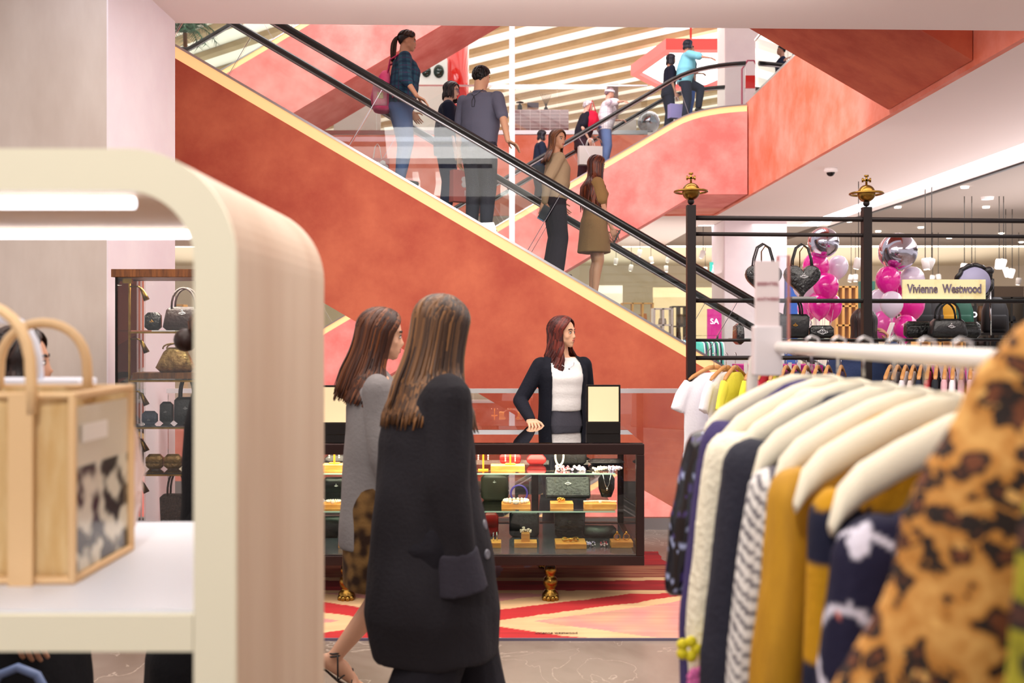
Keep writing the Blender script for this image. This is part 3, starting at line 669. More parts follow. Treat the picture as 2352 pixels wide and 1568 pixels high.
# ---- on our floor
clerk = person('person with wavy auburn hair, white top and open black cardigan behind the glass counter', P(1292, 760, 6.95)*1+V((0, 0, -EYE)), -72, 1.65, .96, lean=0, head=(42, 0, 0), hands={'R': ('w', .125, 6.66, .955), 'L': (.10, .20, .86)}, palm={'R': (0, 0, -1)}, hn={'R': (.8, -.1, -.15)}, curl={'R': .15}, elbow={'R': (-1, -.45, -.2)}, skin='dca887', vox=.0075,
    top=dict(name='white_top', col='efeae8', hem=.603, sleeve=.0, ease=.010, box=.2, neck=.828, wr=.004, sease=-.012), bottom=dict(kind='trousers', col='4a4852', ease=.018, waist=.628, wr=.004), hair=dict(style='long', len=.29, cols=('330e0c', '70281c'), n=230, minaz=64, spread=1.08, wave=.018, fat=.8, drape=[(.60, .088, .085), (.74, .088, .09), (.79, .078, .09), (.82, .055, .075), (.84, .045, .06), (.86, .03, .035)]), seed=21)
# ---- clothing and bags added to people
def coat(p, rings, col, name='coat', open_=0, H=None, ease=.03, sleeve=(1.1, .9), vox=.010, wr=.006, T=None, seed=3, col2=None, cuff=None):
    H = p['H']; T = p['T']; mb = MB(); R = []
    for z, xc, rx, ry in rings:
        if open_:
            lo = []; li = []
            for i in range(25):
                a = math.radians(open_+(360-2*open_)*i/24)
                lo.append(T((xc*H+rx*H*math.cos(a), ry*H*math.sin(a), z*H))); li.append(T((xc*H+(rx*H-.016)*math.cos(a), (ry*H-.016)*math.sin(a), z*H)))
            R.append(lo+li[::-1])
        else: R.append(oval((xc*H, 0, z*H), rx*H, ry*H, T, 32))
    mb.rings(R)
    for q in (1, -1):
        sh, el, wr_ = p['SH'][q], p['E'][q], p['W'][q]; r = .026*H
        mb.ell(sh+V((0, -q*.006*H, -.004*H)), (r+ease, r+ease, r+ease*.7)); mb.cap(sh, el, r*sleeve[0]+ease, r*.85+ease, 12); mb.cap(el, el.lerp(wr_, .96), r*.85+ease, r*.6+ease*sleeve[1], 12)
    c = remesh(mb, vox, 4); wrinkle(c, wr, (7, 7, 4), (seed, 1, 4)); a = rgb(col); b2 = rgb(col2) if col2 else tuple(x*.8 for x in a)
    c.c = [mix(a, b2, max(0, min(1, .5+.9*mnoise.noise(q_*4)))) for q_ in c.v]
    return c.build(name, CLOTH, p['root'], True, cols=True)
coat(clerk, [(.44, -.004, .078, .112), (.50, -.004, .082, .116), (.58, 0, .078, .108), (.66, .0, .074, .104), (.745, .004, .082, .108), (.785, 0, .074, .110), (.815, -.008, .060, .096), (.836, -.014, .052, .072)], '12131f', 'cardigan', open_=42, ease=.013, vox=.008, wr=.004, sleeve=(1.15, .9))
def dots(p, pts, r, col, name='button', m=None):
    for q in pts:
        mb = MB(); mb.ell((0, 0, 0), (r, r, r), seg=8, rn=5); mb.shift(q); mb.build(name, m or mat('button_'+col, col, .4), p['root'], True)
HMc = clerk['HM']; sc_ = clerk['s']
dots(clerk, [HMc @ V((.0, -.36*sc_, .30*sc_))], .006, 'f0e4dc', 'earring')
def chain_on(p, z, rr, m, name='necklace'):
    H = p['H']; mb = MB(); pts = []
    for i in range(13):
        a = math.radians(-70+140*i/12); pts.append(p['T']((.03*H+rr*math.cos(a)*1.0, rr*.8*math.sin(a), z*H-.05*math.cos(a)+.03)))
    mb.tube(pts, .0015, 5); mb.ell(pts[6]+V((0.004, 0, -.008)), (.004, .007, .009)); return mb.build(name, m, p['root'], True)
chain_on(clerk, .80, .075, SILVER)

blz = person('person with long straight brown hair in an oversized black blazer walking past, nearest the camera', (-.27, 3.43, 0), 20, 1.67, 1.0, lean=1, head=(26, 8, 0), hn={'R': (.15, .75, -.6)}, hands={'R': (.03, -.185, .79), 'L': (.14, .18, .74)}, feet={'R': (-.14, -.07, .09), 'L': (.20, .08, .07)}, skin='cf9c7c', vox=.012,
    bottom=dict(kind='trousers', col='1e1c24', ease=.05, flare=.02), hair=dict(style='long', len=.35, cols=('2a1810', '8c6038'), n=420, minaz=40, spread=1.38, back=.06, fat=.62, drape=[(.60, .118, .150), (.68, .110, .142), (.75, .094, .120), (.81, .074, .085), (.86, .056, .050)]), seed=31)
coat(blz, [(.262, .004, .128, .118), (.355, -.004, .140, .13), (.446, -.006, .132, .128), (.536, -.010, .118, .122), (.62, -.014, .106, .118), (.70, -.020, .096, .118), (.76, -.018, .084, .120), (.80, -.014, .064, .100), (.84, -.014, .04, .05)], '28262c', 'blazer', ease=.036, sleeve=(1.2, 1.05), vox=.010, wr=.010, col2='1e1b20', seed=12)
H = 1.67
mb = MB(); e_, w_ = blz['E'][-1], blz['W'][-1]; d_ = (w_-e_).normalized(); mb.tube([w_-d_*.04, w_+d_*.03, w_+d_*.10], [.074, .082, .090], 20, flat=.85); c = remesh(mb, .008, 3); c.c = [rgb('33303a')]*len(c.v); c.build('sleeve_cuff', CLOTH, blz['root'], True, cols=True)
from mathutils.bvhtree import BVHTree
cb = [o for o in blz['root'].children if o.name.startswith('blazer')][0]; Mw = Matrix.Translation(blz['loc']) @ Matrix.Rotation(math.radians(blz['deg']), 4, 'Z'); Mi = Mw.inverted()
bvh = BVHTree.FromPolygons([v.co.copy() for v in cb.data.vertices], [tuple(p.vertices) for p in cb.data.polygons])
for z_, dx in ((.985, .165), (.895, .178), (.80, .186)):      # three buttons down the front edge
    dirv_ = V((dx*.9, -1, 0)); o_w = V((blz['loc'].x+dx, 2.5, z_)); h_ = bvh.ray_cast(Mi @ o_w, (Mi.to_3x3() @ V((0, 1, 0))))
    if h_[0] is None: continue
    mb = MB(); mb.lathe([(.016, -.006), (.018, 0), (.015, .005), (.008, .003)], seg=16); mb.xf(Matrix.Translation(h_[0]) @ h_[1].to_track_quat('Z', 'Y').to_matrix().to_4x4()); mb.build('button', mat('grey_button', '6a6a74', .3, coat=.3), blz['root'], True)
gry = person('person with long auburn hair in a grey coat and strappy heels, behind the black blazer', (-.585, 4.25, 0), 10, 1.645, .98, lean=1, head=(4, 6, 0), hands={'R': (.10, -.16, .76), 'L': (.12, .16, .76)}, feet={'R': ('w', -.748, 4.22, .175), 'L': (.24, .07, .09)}, fp={'R': 32, 'L': 10}, bare=True, skin='d9a587', vox=.0095,
    bottom=dict(kind='skirt', col='4c3420', hem=.285, ease=.014, flare=.004, fn=lambda p: mix(rgb('2e1c12'), rgb('7c5c34'), max(0, min(1, .5+1.6*mnoise.noise(p*22))))), hair=dict(style='long', len=.30, cols=('2c120a', '7c4420'), n=260, minaz=60, spread=1.15, back=.08, fat=.7, drape=[(.60, .10, .125), (.68, .092, .118), (.75, .082, .10), (.81, .066, .075), (.86, .052, .048)]), seed=32)
coat(gry, [(.385, -.002, .090, .098), (.45, -.002, .090, .10), (.53, 0, .088, .10), (.60, 0, .084, .098), (.68, 0, .080, .104), (.745, 0, .080, .106), (.79, -.004, .066, .105), (.82, -.008, .046, .08), (.84, -.012, .036, .045)], '8f8a8a', 'coat', ease=.018, sleeve=(1.1, 1.2), vox=.0095, wr=.007, col2='7a7576', seed=5)
for key, q in (('R', -1), ('L', 1)):
    A_ = gry['AN'][q]; fa = math.radians(32 if q < 0 else 10); FR = Matrix.Rotation(fa, 3, 'Y'); FT = lambda p: A_+FR @ (V(p)*1.645)
    mb = MB(); mb.tube([FT((-.035, 0, -.046)), FT((.0, 0, -.044)), FT((.04, 0, -.052)), FT((.105, 0, -.053))], [.010, .016, .022, .020], 8, flat=.18, side=(0, 1, 0))
    mb.cap(FT((-.03, 0, -.046)), V((FT((-.03, 0, 0)).x, FT((-.03, 0, 0)).y, .006)), .008, .006, 8)
    for zc, xc, rr in ((.012, -.002, .031), (.005, .0, .032)):
        c0 = FT((xc, 0, zc)); mb.tube([c0+V((rr*math.cos(a)*1.05, rr*math.sin(a), .006*math.cos(a))) for a in [2*PI*i/14 for i in range(14)]], .004, 6, closed=True)
    for xa, xb in ((.035, .075), (.075, .04)): mb.tube([FT((xa, -.022, -.045)), FT(((xa+xb)/2, 0, -.008-.012*((xa+xb)/2 > .06))), FT((xb, .022, -.045))], .0035, 6)
    mb.tube([FT((.0, .02, .01)), FT((.035, .02, -.045))], .0035, 6); mb.tube([FT((.0, -.02, .01)), FT((.035, -.022, -.045))], .0035, 6)
    mb.build('sandal', BLK, gry['root'], True)
def darkfig(label, loc, deg, H, rings, hair, seed, skin='c08c70', **k):
    p = person(label, loc, deg, H, 1.0, skin=skin, vox=.014, bottom=dict(kind='skirt', col='121116', hem=.12, ease=.02, flare=.03), hair=hair, seed=seed, **k)
    coat(p, rings, '131217', 'dress', ease=.03, vox=.013, wr=.008, seed=seed); return p
darkfig('person in a long pleated black dress behind the cream shelf post, brown hair tied back', (-1.06, 3.6, 0), 20, 1.64, [(.10, -.01, .15, .15), (.24, -.01, .146, .14), (.36, -.005, .11, .12), (.50, 0, .082, .10), (.62, 0, .078, .09), (.745, 0, .076, .10), (.80, 0, .06, .10), (.84, -.01, .036, .045)], dict(style='bun', cols=('2a1610', '6a4028'), n=80), 41)
p18 = darkfig('person with dark hair in black, mostly hidden behind the straw tote bag', (-1.49, 3.0, 0), 15, 1.56, [(.10, 0, .15, .15), (.24, 0, .14, .14), (.38, 0, .128, .13), (.50, 0, .10, .11), (.62, 0, .085, .095), (.745, 0, .08, .105), (.80, 0, .06, .10), (.84, -.01, .036, .045)], dict(style='long', len=.10, cols=('160e0e', '3a2018'), n=80), 42)
t = thing('handbag', (-1.36, 2.62, .22), 'black handbag with blue-grey arched handle, low at the bottom left corner', 'handbag')
mb = MB(); mb.rings([oval((0, 0, z), rx, ry, None, 20, 4) for z, rx, ry in ((0, .20, .08), (.03, .22, .09), (.28, .20, .07), (.31, .19, .055))]); mb.build('bag_body', BLK, t, True)
mb = MB(); mb.tube([V((-.085+0, 0, .30)), V((-.08, 0, .37)), V((-.05, 0, .425)), V((0, 0, .445)), V((.05, 0, .425)), V((.08, 0, .37)), V((.085, 0, .30))], .012, 8); mb.shift((.06, 0, 0)); mb.build('handle', mat('blue_grey_leather', '5c6e96', .4), t, True)
# phone person behind the black rack
ph = person('person with long black hair holding a white phone to the ear, behind the black rack', (2.54, 7.2, 0), 62, 1.71, 1.02, lean=2, head=(5, 4, 0), hands={'R': (.12, -.17, 1.44), 'L': (.12, .2, .85)}, elbow={'R': (.4, -1, -1.2)}, hn={'R': (-.1, .25, 1)}, palm={'R': (-.2, 1, .1)}, curl={'R': .5}, skin='d09478', vox=.011,
    top=dict(name='denim_jacket', col='3c4a72', hem=.5, sleeve=1, ease=.03, box=.6), bottom=dict(kind='trousers', col='22242e', ease=.02), hair=dict(style='long', len=.30, cols=('140c0e', '34201e'), n=150, spread=1.25, minaz=70), seed=51)
w0 = to_world(ph, ph['W'][-1]); t = thing('mobile_phone', w0+V((-.035, .0, .03)), 'white mobile phone held to the ear of the person behind the rack', 'phone')
mb = MB(); M = Matrix.Rotation(.35, 4, 'Y'); mb.box(-.005, .005, -.038, .038, 0, .15, M=M); mb.build('phone_body', mat('white_plastic', 'e6e2e4', .3), t, bevel=.003)

# backpack, glasses, phones, carrier bags
def at(p, q): return p['root'], V(q)
H = p1['H']; T = p1['T']; r_ = thing('backpack', to_world(p1, (-.13, 0, .56*H)), 'pink backpack with mesh side pocket on the back of the plaid shirt', 'backpack', rz=math.radians(8))
mb = MB(); mb.rings([oval((xc, 0, z), rx, ry, None, 24, 2.8) for z, xc, rx, ry in ((-.14, -.06, .05, .10), (-.12, -.07, .085, .135), (0, -.085, .10, .15), (.12, -.07, .085, .145), (.22, -.045, .06, .12), (.27, -.03, .035, .08))])
c = remesh(mb, .012, 4); wrinkle(c, .008, (8, 8, 8)); c.c = [mix(rgb('d8386e'), rgb('f06a90'), max(0, min(1, .5+mnoise.noise(p*8)))) for p in c.v]; c.build('bag_body', CLOTH, r_, True, cols=True)
mb = MB(); mb.rings([oval((-.09, -.125, z), .07, ry, None, 16, 2.5) for z, ry in ((-.10, .03), (-.04, .045), (.06, .05), (.12, .035))]); mb.build('side_pocket', mat('pink_mesh', 'ee8aa0', .8, col2='e8a8b0', scale=60), r_, True)
mb = MB(); mb.box(-.12, -.06, -.18, -.172, -.04, .02); mb.build('patch', mat('cream_patch', 'd8c49a', .7), r_)
for q in (1, -1):
    mb = MB(); mb.tube([V((-.02, q*.08, .22)), V((.01, q*.105, .37)), V((.10, q*.125, .42)), V((.20, q*.135, .36)), V((.235, q*.135, .24)), V((.19, q*.15, .10)), V((.03, q*.15, -.02))], .024, 8, flat=.35, side=(0, 1, 0)); mb.build('strap', mat('pink_webbing', 'd8386a', .7), r_, True)
HM2 = p2['HM']; s2 = p2['s']; mb = MB()
for q in (1, -1):
    mb.tube([HM2 @ V((.40*s2, q*.15*s2+.115*s2*math.cos(a), .50*s2+.09*s2*math.sin(a))) for a in [2*PI*i/16 for i in range(16)]], .0022, 5, closed=True); mb.tube([HM2 @ V((.38*s2, q*.265*s2, .52*s2)), HM2 @ V((0, q*.36*s2, .50*s2))], .0022, 5)
mb.tube([HM2 @ V((.41*s2, .04*s2, .5*s2)), HM2 @ V((.41*s2, -.04*s2, .5*s2))], .0022, 5); mb.build('eyeglasses', mat('violet_frame', '5c4c80', .3), p2['root'], True)
H = p3['H']; T = p3['T']; mb = MB(); xc = -.066*H
mb.tube([T((-.045*H, .045*H, .845*H)), T((-.07*H, .02*H, .815*H)), T((-.078*H, .0, .80*H)), T((-.07*H, -.02*H, .815*H)), T((-.045*H, -.045*H, .845*H))], .003, 6); mb.tube([T((-.079*H, 0, .80*H)), T((-.082*H, .012*H, .77*H)), T((-.084*H, .008*H, .735*H)), T((-.084*H, -.006*H, .735*H)), T((-.082*H, -.010*H, .77*H)), T((-.079*H, 0, .80*H))], .003, 6)
mb.build('neck_cord', BLK, p3['root'], True)
mb = MB(); mb.tube([T((-.012*H+.040*H*math.cos(a), .040*H*math.sin(a), .838*H+.006*math.cos(a))) for a in [2*PI*i/18 for i in range(18)]], .013, 8, flat=.5, closed=True); mb.build('collar', mat('polo_collar', '565668', .8), p3['root'], True)
def carrier(label, loc, sx, sy, sz, col, rz=0, hcol='f0e8e4', deco=None, grp=None):
    t = thing('shopping_bag', loc, label, 'shopping bag', grp, rz=rz); m = mat('paper_'+col, col, .7)
    mb = MB(); mb.rings([[V((-sx/2, -sy/2, z)), V((sx/2, -sy/2, z)), V((sx/2, sy/2, z)), V((-sx/2, sy/2, z))] for z in (0, sz)]); mb.build('bag_body', m, t)
    for q in (-1, 1):
        mb = MB(); mb.tube([V((-sx*.18, q*sy*.5, sz-.01)), V((-sx*.10, q*sy*.2, sz+.13)), V((0, 0, sz+.17)), V((sx*.10, q*sy*.2, sz+.13)), V((sx*.18, q*sy*.5, sz-.01))], .004, 6); mb.build('handle', mat('cord_'+hcol, hcol, .7), t, True)
    if deco:
        mb = MB()
        for i in range(5): a = 2*PI*i/5; mb.ell((sx*.18+.045*math.cos(a), -sy/2-.001, sz*.62+.045*math.sin(a)), (.034, .004, .034), seg=12, rn=5)
        for i in range(4): mb.box(sx*.06+.05*i, sx*.085+.05*i, -sy/2-.004, -sy/2+.001, sz*.18, sz*.36)
        mb.build('printed_flower', mat('white_print', 'f2e8ea', .6), t, True)
    return t
w2 = to_world(p2, p2['W'][-1]); carrier('coral paper shopping bag with white flower, held by the person with glasses', w2+V((.06, 0, -.56)), .24, .12, .34, 'd8706a', .5, deco=1)
carrier('second coral paper bag hanging behind the flower bag', w2+V((.28, .12, -.66)), .22, .11, .28, 'b8504a', .2)
carrier('coral paper bag with white flower standing beyond the plaid shirt', (-1.48, 10.95, 3.18), .26, .14, .26, 'cc6660', .1, deco=1)
w7 = to_world(p7, p7['W'][-1]); carrier('cream paper bag carried by the elderly person in black', w7+V((.02, -.05, -.52)), .46, .16, .36, 'd8c8c4', .15)
w9 = to_world(p9, p9['W'][-1]); carrier('lilac printed bag carried near the top of the far escalator', w9+V((0, 0, -.50)), .30, .14, .28, '9a90c8', .3)
def sack(name, label, cat, loc, r, col, amp=.012, handle=None):
    t = thing(name, loc, label, cat); mb = MB(); mb.ell((0, 0, 0), r); c = remesh(mb, min(r)*.12, 2); wrinkle(c, amp, (9, 9, 9)); c.c = [rgb(col)]*len(c.v); c.build('bag_body', CLOTH, t, True, cols=True)
    mb = MB(); mb.tube([V((-r[0]*.5, 0, r[2]*.8)), V((0, 0, r[2]*2.0)), V((r[0]*.5, 0, r[2]*.8))], .012, 6); mb.build('strap', mat('strap_'+col, col, .7), t, True); return t
sack('shoulder_bag', 'bright red shoulder bag of the person in the white checked shirt', 'handbag', (1.57, 19.45, 5.66), (.14, .12, .20), 'c81838')
w4 = to_world(p4, p4['W'][-1]); t = thing('mobile_phone', w4+V((-.03, -.03, -.16)), 'dark phone and wallet held behind the back by the tan shirt person', 'phone', rz=.3); mb = MB(); M = Matrix.Rotation(.5, 4, 'Y'); mb.box(-.04, .04, -.012, .0, -.02, .13, M=M); mb.build('phone_body', mat('phone_black', '20242c', .25), t, bevel=.003); mb = MB(); mb.box(-.035, .045, .002, .02, -.03, .11, M=M); mb.build('wallet', mat('blue_wallet', '6a98b8', .5), t, bevel=.003)
w5 = to_world(p5, p5['W'][-1]); t = thing('mobile_phone', w5+V((.03, .0, -.13)), 'dark phone held low by the person in the tan dress', 'phone', rz=.1); mb = MB(); mb.box(-.012, .0, -.035, .035, -.02, .13, M=Matrix.Rotation(.45, 4, 'Y')); mb.build('phone_body', MATS['phone_black'], t, bevel=.003)
HM8 = p8['HM']; s8 = p8['s']; mb = MB(); mb.tube([HM8 @ V((-.05*s8+.47*s8*math.cos(a), .40*s8*math.sin(a), .70*s8)) for a in [2*PI*i/20 for i in range(20)]], .022, 8, flat=.4, closed=True); mb.build('sun_visor', mat('white_visor', 'e8e4ea', .7), p8['root'], True)

# ================================================================== GLASS COUNTER
CX0, CX1, CY0, CY1, CZ0, CZ1 = -1.42, .745, 5.6, 6.62, .23, .915
root = thing('display_counter', ((CX0+CX1)/2, (CY0+CY1)/2, 0), 'long glass jewellery counter with a dark bronze frame on brass paw feet', 'display counter')
fw = .045
mb = MB()
for z0, z1 in ((CZ1-.06, CZ1), (CZ0, CZ0+.055)):
    mb.box(CX0, CX1, CY0, CY0+fw, z0, z1); mb.box(CX0, CX1, CY1-fw, CY1, z0, z1); mb.box(CX0, CX0+fw, CY0+fw, CY1-fw, z0, z1); mb.box(CX1-fw, CX1, CY0+fw, CY1-fw, z0, z1)
for x in (CX0, CX1-fw):
    for y in (CY0, CY1-fw): mb.box(x, x+fw, y, y+fw, CZ0+.055, CZ1-.06)
mb.box(.13, .175, CY1-fw, CY1, CZ0+.055, CZ1-.06); mb.build('frame', DARKB, root, world=True, bevel=.004)
mb = MB(); mb.box(CX0+fw, CX1-fw, CY0+fw, CY1-fw, CZ0+.02, CZ0+.05); mb.build('bottom_board', mat('smoked_mirror_board', '3a3c44', .15), root, world=True)
mb = MB(); mb.box(CX0+.01, CX1-.01, CY0+.01, CY1-.01, CZ1-.002, CZ1+.006); mb.build('glass_top', FGLASS, root, world=True)
for n_, b_ in (('front_glass', (CX0+fw, CX1-fw, CY0+.018, CY0+.024, CZ0+.05, CZ1-.055)), ('back_glass', (CX0+fw, CX1-fw, CY1-.024, CY1-.018, CZ0+.05, CZ1-.055)), ('side_glass', (CX1-.026, CX1-.02, CY0+fw, CY1-fw, CZ0+.05, CZ1-.055))):
    mb = MB(); mb.box(*b_); mb.build(n_, CGLASS, root, world=True)
mb = MB(); mb.box(CX0+.02, CX1-.02, CY0+.02, CY0+.03, CZ0+.057, CZ0+.060); mb.build('metal_edge', STEEL, root, world=True)
SHG = glass('shelf_glass', (.86, .95, .92), .06)
S1, S2 = .725, .505         # shelf heights
for z in (S1, S2):
    for a, b_ in ((CX0+.1, .02), (.04, .60)):
        mb = MB(); mb.box(a, b_, CY0+.18, CY1-.25, z-.008, z); mb.build('glass_shelf', SHG, root, world=True)
mb = MB(); mb.box(CX0+.1, .60, CY0+.178, CY0+.18, S1-.008, S1); mb.box(CX0+.1, .60, CY0+.178, CY0+.18, S2-.008, S2)
mb.build('shelf_edge', mat('green_glass_edge', 'a8d0c4', .3), root, world=True)
mb = MB(); mb.box(CX0+.06, CX1-.06, CY0+.05, CY0+.065, CZ1-.052, CZ1-.045); mb.build('light_strip', mat('case_led', 'fff0d0', .5, emit=6, ecol='ffe2a8'), root, world=True)
for x, y in ((.22, 5.72), (-.95, 5.72), (.22, 6.5), (-.95, 6.5)):
    mb = MB(); mb.lathe([(.0, 0), (.046, .002), (.050, .02), (.046, .05), (.032, .065), (.026, .075), (.038, .09), (.043, .112), (.036, .135), (.022, .145), (.030, .155), (.036, .175), (.032, .2), (.0, .21)], (x, y, 0), 20)
    for i in range(4): a = -PI/2+(-.9+.6*i); mb.ell((x+.042*math.cos(a), y+.042*math.sin(a), .022), (.016, .02, .02))
    l_ = mb.build('paw_foot', BRASS, root, True, world=True); mb = MB(); mb.box(x-.026, x+.026, y-.026, y+.026, .19, .232); mb.build('leg', BLACK, root, world=True)
area('counter_case_light', (-.3, 5.9, .845), 1.9, .5, 24, (1, .84, .6))
def tabletmirror(x0, x1, y, z, h, label, back):
    t = thing('tabletop_mirror', ((x0+x1)/2, y, z), label, 'mirror'); w_ = x1-x0
    mb = MB(); mb.box(-w_/2, w_/2, 0, .03, 0, .07); mb.box(-w_/2, w_/2, 0, .012, .07, h); mb.build('frame', BLACK, t, bevel=.003)
    mb = MB(); mb.box(-w_/2+.012, w_/2-.012, -.003, .0, .075, h-.012); mb.build('mirror_panel', mat('cream_reflecting_panel', 'f2dcb2', .35), t); return t
tabletmirror(.455, .665, 6.1, CZ1+.006, .30, 'black-framed square counter mirror beside the shop assistant', 0)
tabletmirror(-1.33, -.98, 6.05, CZ1+.006, .30, 'black-framed counter mirror at the left, behind the grey coat', 0)
# things in the counter
def orb(mb, c, s, flat=True):
    c = V(c); 
    mb.tube([c+V((s*.40*math.cos(a), 0, s*.36*math.sin(a)-s*.1)) for a in [2*PI*i/16 for i in range(16)]], s*.05, 5, closed=True)
    mb.tube([c+V((s*.75*math.cos(a), -.002, s*.16*math.sin(a)-s*.14)) for a in [2*PI*i/20 for i in range(20)]], s*.05, 5, closed=True)
    mb.box(c.x-s*.05, c.x+s*.05, c.y-.003, c.y+.001, c.z+s*.25, c.z+s*.62); mb.box(c.x-s*.16, c.x+s*.16, c.y-.003, c.y+.001, c.z+s*.40, c.z+s*.50); mb.tube([c+V((0, -.001, s*.26)), c+V((0, -.001, -s*.44))], s*.035, 5)
    return mb
def woodblock(x, y, z, sx, sy, sz, label, name='wooden_block'):
    mb = MB(); mb.box(-sx/2, sx/2, -sy/2, sy/2, 0, sz); o = mb.build(name, WOOD, loc=(x, y, z), bevel=.002); return tag(o, label, 'display block', 'wooden blocks in the counter')
def onblock(px, py, d, name, label, kind, z, m, s=1):
    pass
yF = CY0+.28
def PX(px, d): return (px-1176)*d/FPX
def jewel(name, label, x, y, z, kind, m, s=1.0):
    mb = MB(); rnd = random.Random(int(x*1000))
    if kind == 'beads':
        for i in range(18): a = 2*PI*i/18; mb.ell((.068*s*math.cos(a), .045*s*math.sin(a), .012), (.0115*s,)*3, seg=8, rn=5)
        mb.ell((0, -.05*s, .012), (.012, .006, .014), seg=8, rn=5)
    elif kind == 'chain':
        for i in range(26): t = i/25; mb.ell((-.10*s+.2*s*t, -.01+.018*math.sin(t*PI), .008), (.005*s, .006*s, .007*s), seg=6, rn=4)
        mb.ell((0, -.02, .006), (.01, .006, .012), seg=8, rn=5)
    elif kind == 'brooch':
        for i in range(22): mb.ell((rnd.uniform(-.04, .04)*s, rnd.uniform(-.03, .03)*s, rnd.uniform(.005, .025)), (rnd.uniform(.005, .011)*s,)*3, seg=6, rn=4)
    elif kind == 'bracelet':
        mb.tube([V((.045*s*math.cos(a), .03*s*math.sin(a), .012+.006*math.sin(a*3))) for a in [2*PI*i/20 for i in range(20)]], .006*s, 6, closed=True); mb.ell((0, -.03*s, .014), (.012*s, .006, .012*s), seg=8, rn=5)
    elif kind == 'ring':
        mb.tube([V((.014*s*math.cos(a), 0, .016*s+.014*s*math.sin(a))) for a in [2*PI*i/14 for i in range(14)]], .003*s, 5, closed=True); mb.ell((0, 0, .034*s), (.007*s,)*3, seg=8, rn=5)
    o = mb.build(name, m, loc=(x, y, z), smooth=True); return tag(o, label, 'jewellery', 'jewellery in the glass counter')
PEARL = mat('pearl', 'f0e2d0', .25, coat=.4)
MIXJ = mat('coloured_stones', 'c03a4a', .2, col2='e8d8e0', scale=60, contrast=(.45, .55)); MIXB = mat('pale_stones', 'b4a8d8', .2, col2='f4eaf0', scale=60, contrast=(.45, .55))
b0 = CZ0+.05
for (px, z, sx, sy, sz, lab) in ((1175, S1, .155, .10, .035, 'long wooden block on the upper glass shelf'), (1198-1, 0, 0, 0, 0, ''),):
    if lab: woodblock(.045-.02+0*px-.05, yF, S1, .20, .10, .035, lab)
def wb(pxc, wpx, z, szv, lab, dy=0, sy=.10):
    y = yF+dy; w_ = wpx*y/FPX; woodblock(PX(pxc, y), y, z, w_, sy, szv, lab); return PX(pxc, y), y, z+szv
wb(772, 60, S1, .04, 'wooden block at the left end of the upper shelf, under the pearl earring stand')
x, y, z = wb(1185, 66, S2, .032, 'wooden block under the pink bead bracelet'); jewel('bead_bracelet', 'pink bead bracelet on a wooden block', x, y, z, 'beads', PEARL)
x, y, z = wb(1290, 52, S2, .035, 'small stepped wooden block under a gold brooch'); jewel('brooch', 'gold brooch on the stepped wooden block', x, y, z, 'brooch', GOLD, .7)
x, y, z = wb(1378, 74, S2, .032, 'wooden block under the pearl choker'); jewel('choker', 'pearl choker lying on a wooden block', x, y, z, 'chain', PEARL, .95)
x, y, z = wb(766, 50, S2, .03, 'wooden block at left of the middle shelf under a pearl bracelet'); jewel('bead_bracelet', 'pearl bracelet at the left of the middle shelf', x, y, z, 'beads', PEARL, .6)
x, y, z = wb(1207, 52, b0, .03, 'low wooden block in front of the boxy black bag'); woodblock(x, y, z, .05, .05, .05, 'tall small wooden block carrying a pearl bracelet'); jewel('bracelet', 'pearl bracelet on the tall small block', x, y, z+.05, 'brooch', PEARL, .8)
x, y, z = wb(1310, 70, b0, .03, 'wide wooden block in front of the black bucket bag', sy=.16); jewel('bracelet', 'gold bracelet on the wide wooden block', x, y, z, 'bracelet', GOLD)
x, y, z = wb(1427, 50, b0, .035, 'wooden block at the right end of the counter floor'); jewel('orb_earring', 'left gold orb earring on the right end block', x-.025, y, z, 'ring', GOLD, 1.3); jewel('orb_earring', 'right gold orb earring on the right end block', x+.03, y, z, 'ring', GOLD, 1.3)
x, y, z = wb(806, 52, b0, .035, 'wooden block low in the counter behind the grey coat'); jewel('bracelet', 'thin bracelet on the block behind the grey coat', x, y, z, 'bracelet', GOLD)
x, y, z = wb(1137, 28, b0, .03, 'wooden block under the silver watch')
for px, lab, m in ((1293, 'red and white cluster brooch on the upper shelf', MIXJ), (1328, 'pale cluster brooch, second on the upper shelf', MIXB), (1378, 'cream cluster brooch, third on the upper shelf', PEARL), (1412, 'rightmost cluster brooch on the upper shelf', MIXB)):
    jewel('brooch', lab, PX(px, yF), yF, S1, 'brooch', m, 1.0)
for px, lab, m in ((1357, 'blue stone earring card at the right of the counter floor', MIXB), (1385, 'red stone earring card at the right of the counter floor', MIXJ)):
    jewel('earrings', lab, PX(px, yF), yF, b0, 'brooch', m, .6)
def tstand(px, z, h, lab):
    y = yF+.02; t = thing('earring_stand', (PX(px, y), y, z), lab, 'earring stand', 'earring stands on the upper shelf')
    mb = MB(); mb.box(-.03, .03, -.02, .02, 0, .006); mb.box(-.005, .005, -.004, .004, .006, h); mb.box(-.032, .032, -.005, .005, h, h+.009); mb.build('stand', mat('amber_acrylic', 'e08a20', .3), t)
    for q in (-1, 1):
        mb = MB()
        for i in range(5): mb.ell((q*.029, -.008, h-.004-i*.011), (.0045,)*3, seg=6, rn=4)
        mb.build('earring', PEARL, t, True)
tstand(768, S1+.04, .085, 'amber earring stand at the far left of the counter'); tstand(1110, S1, .115, 'tall amber earring stand right of the black blazer'); tstand(1172, S1+.035, .07, 'low amber earring stand on the long wooden block')
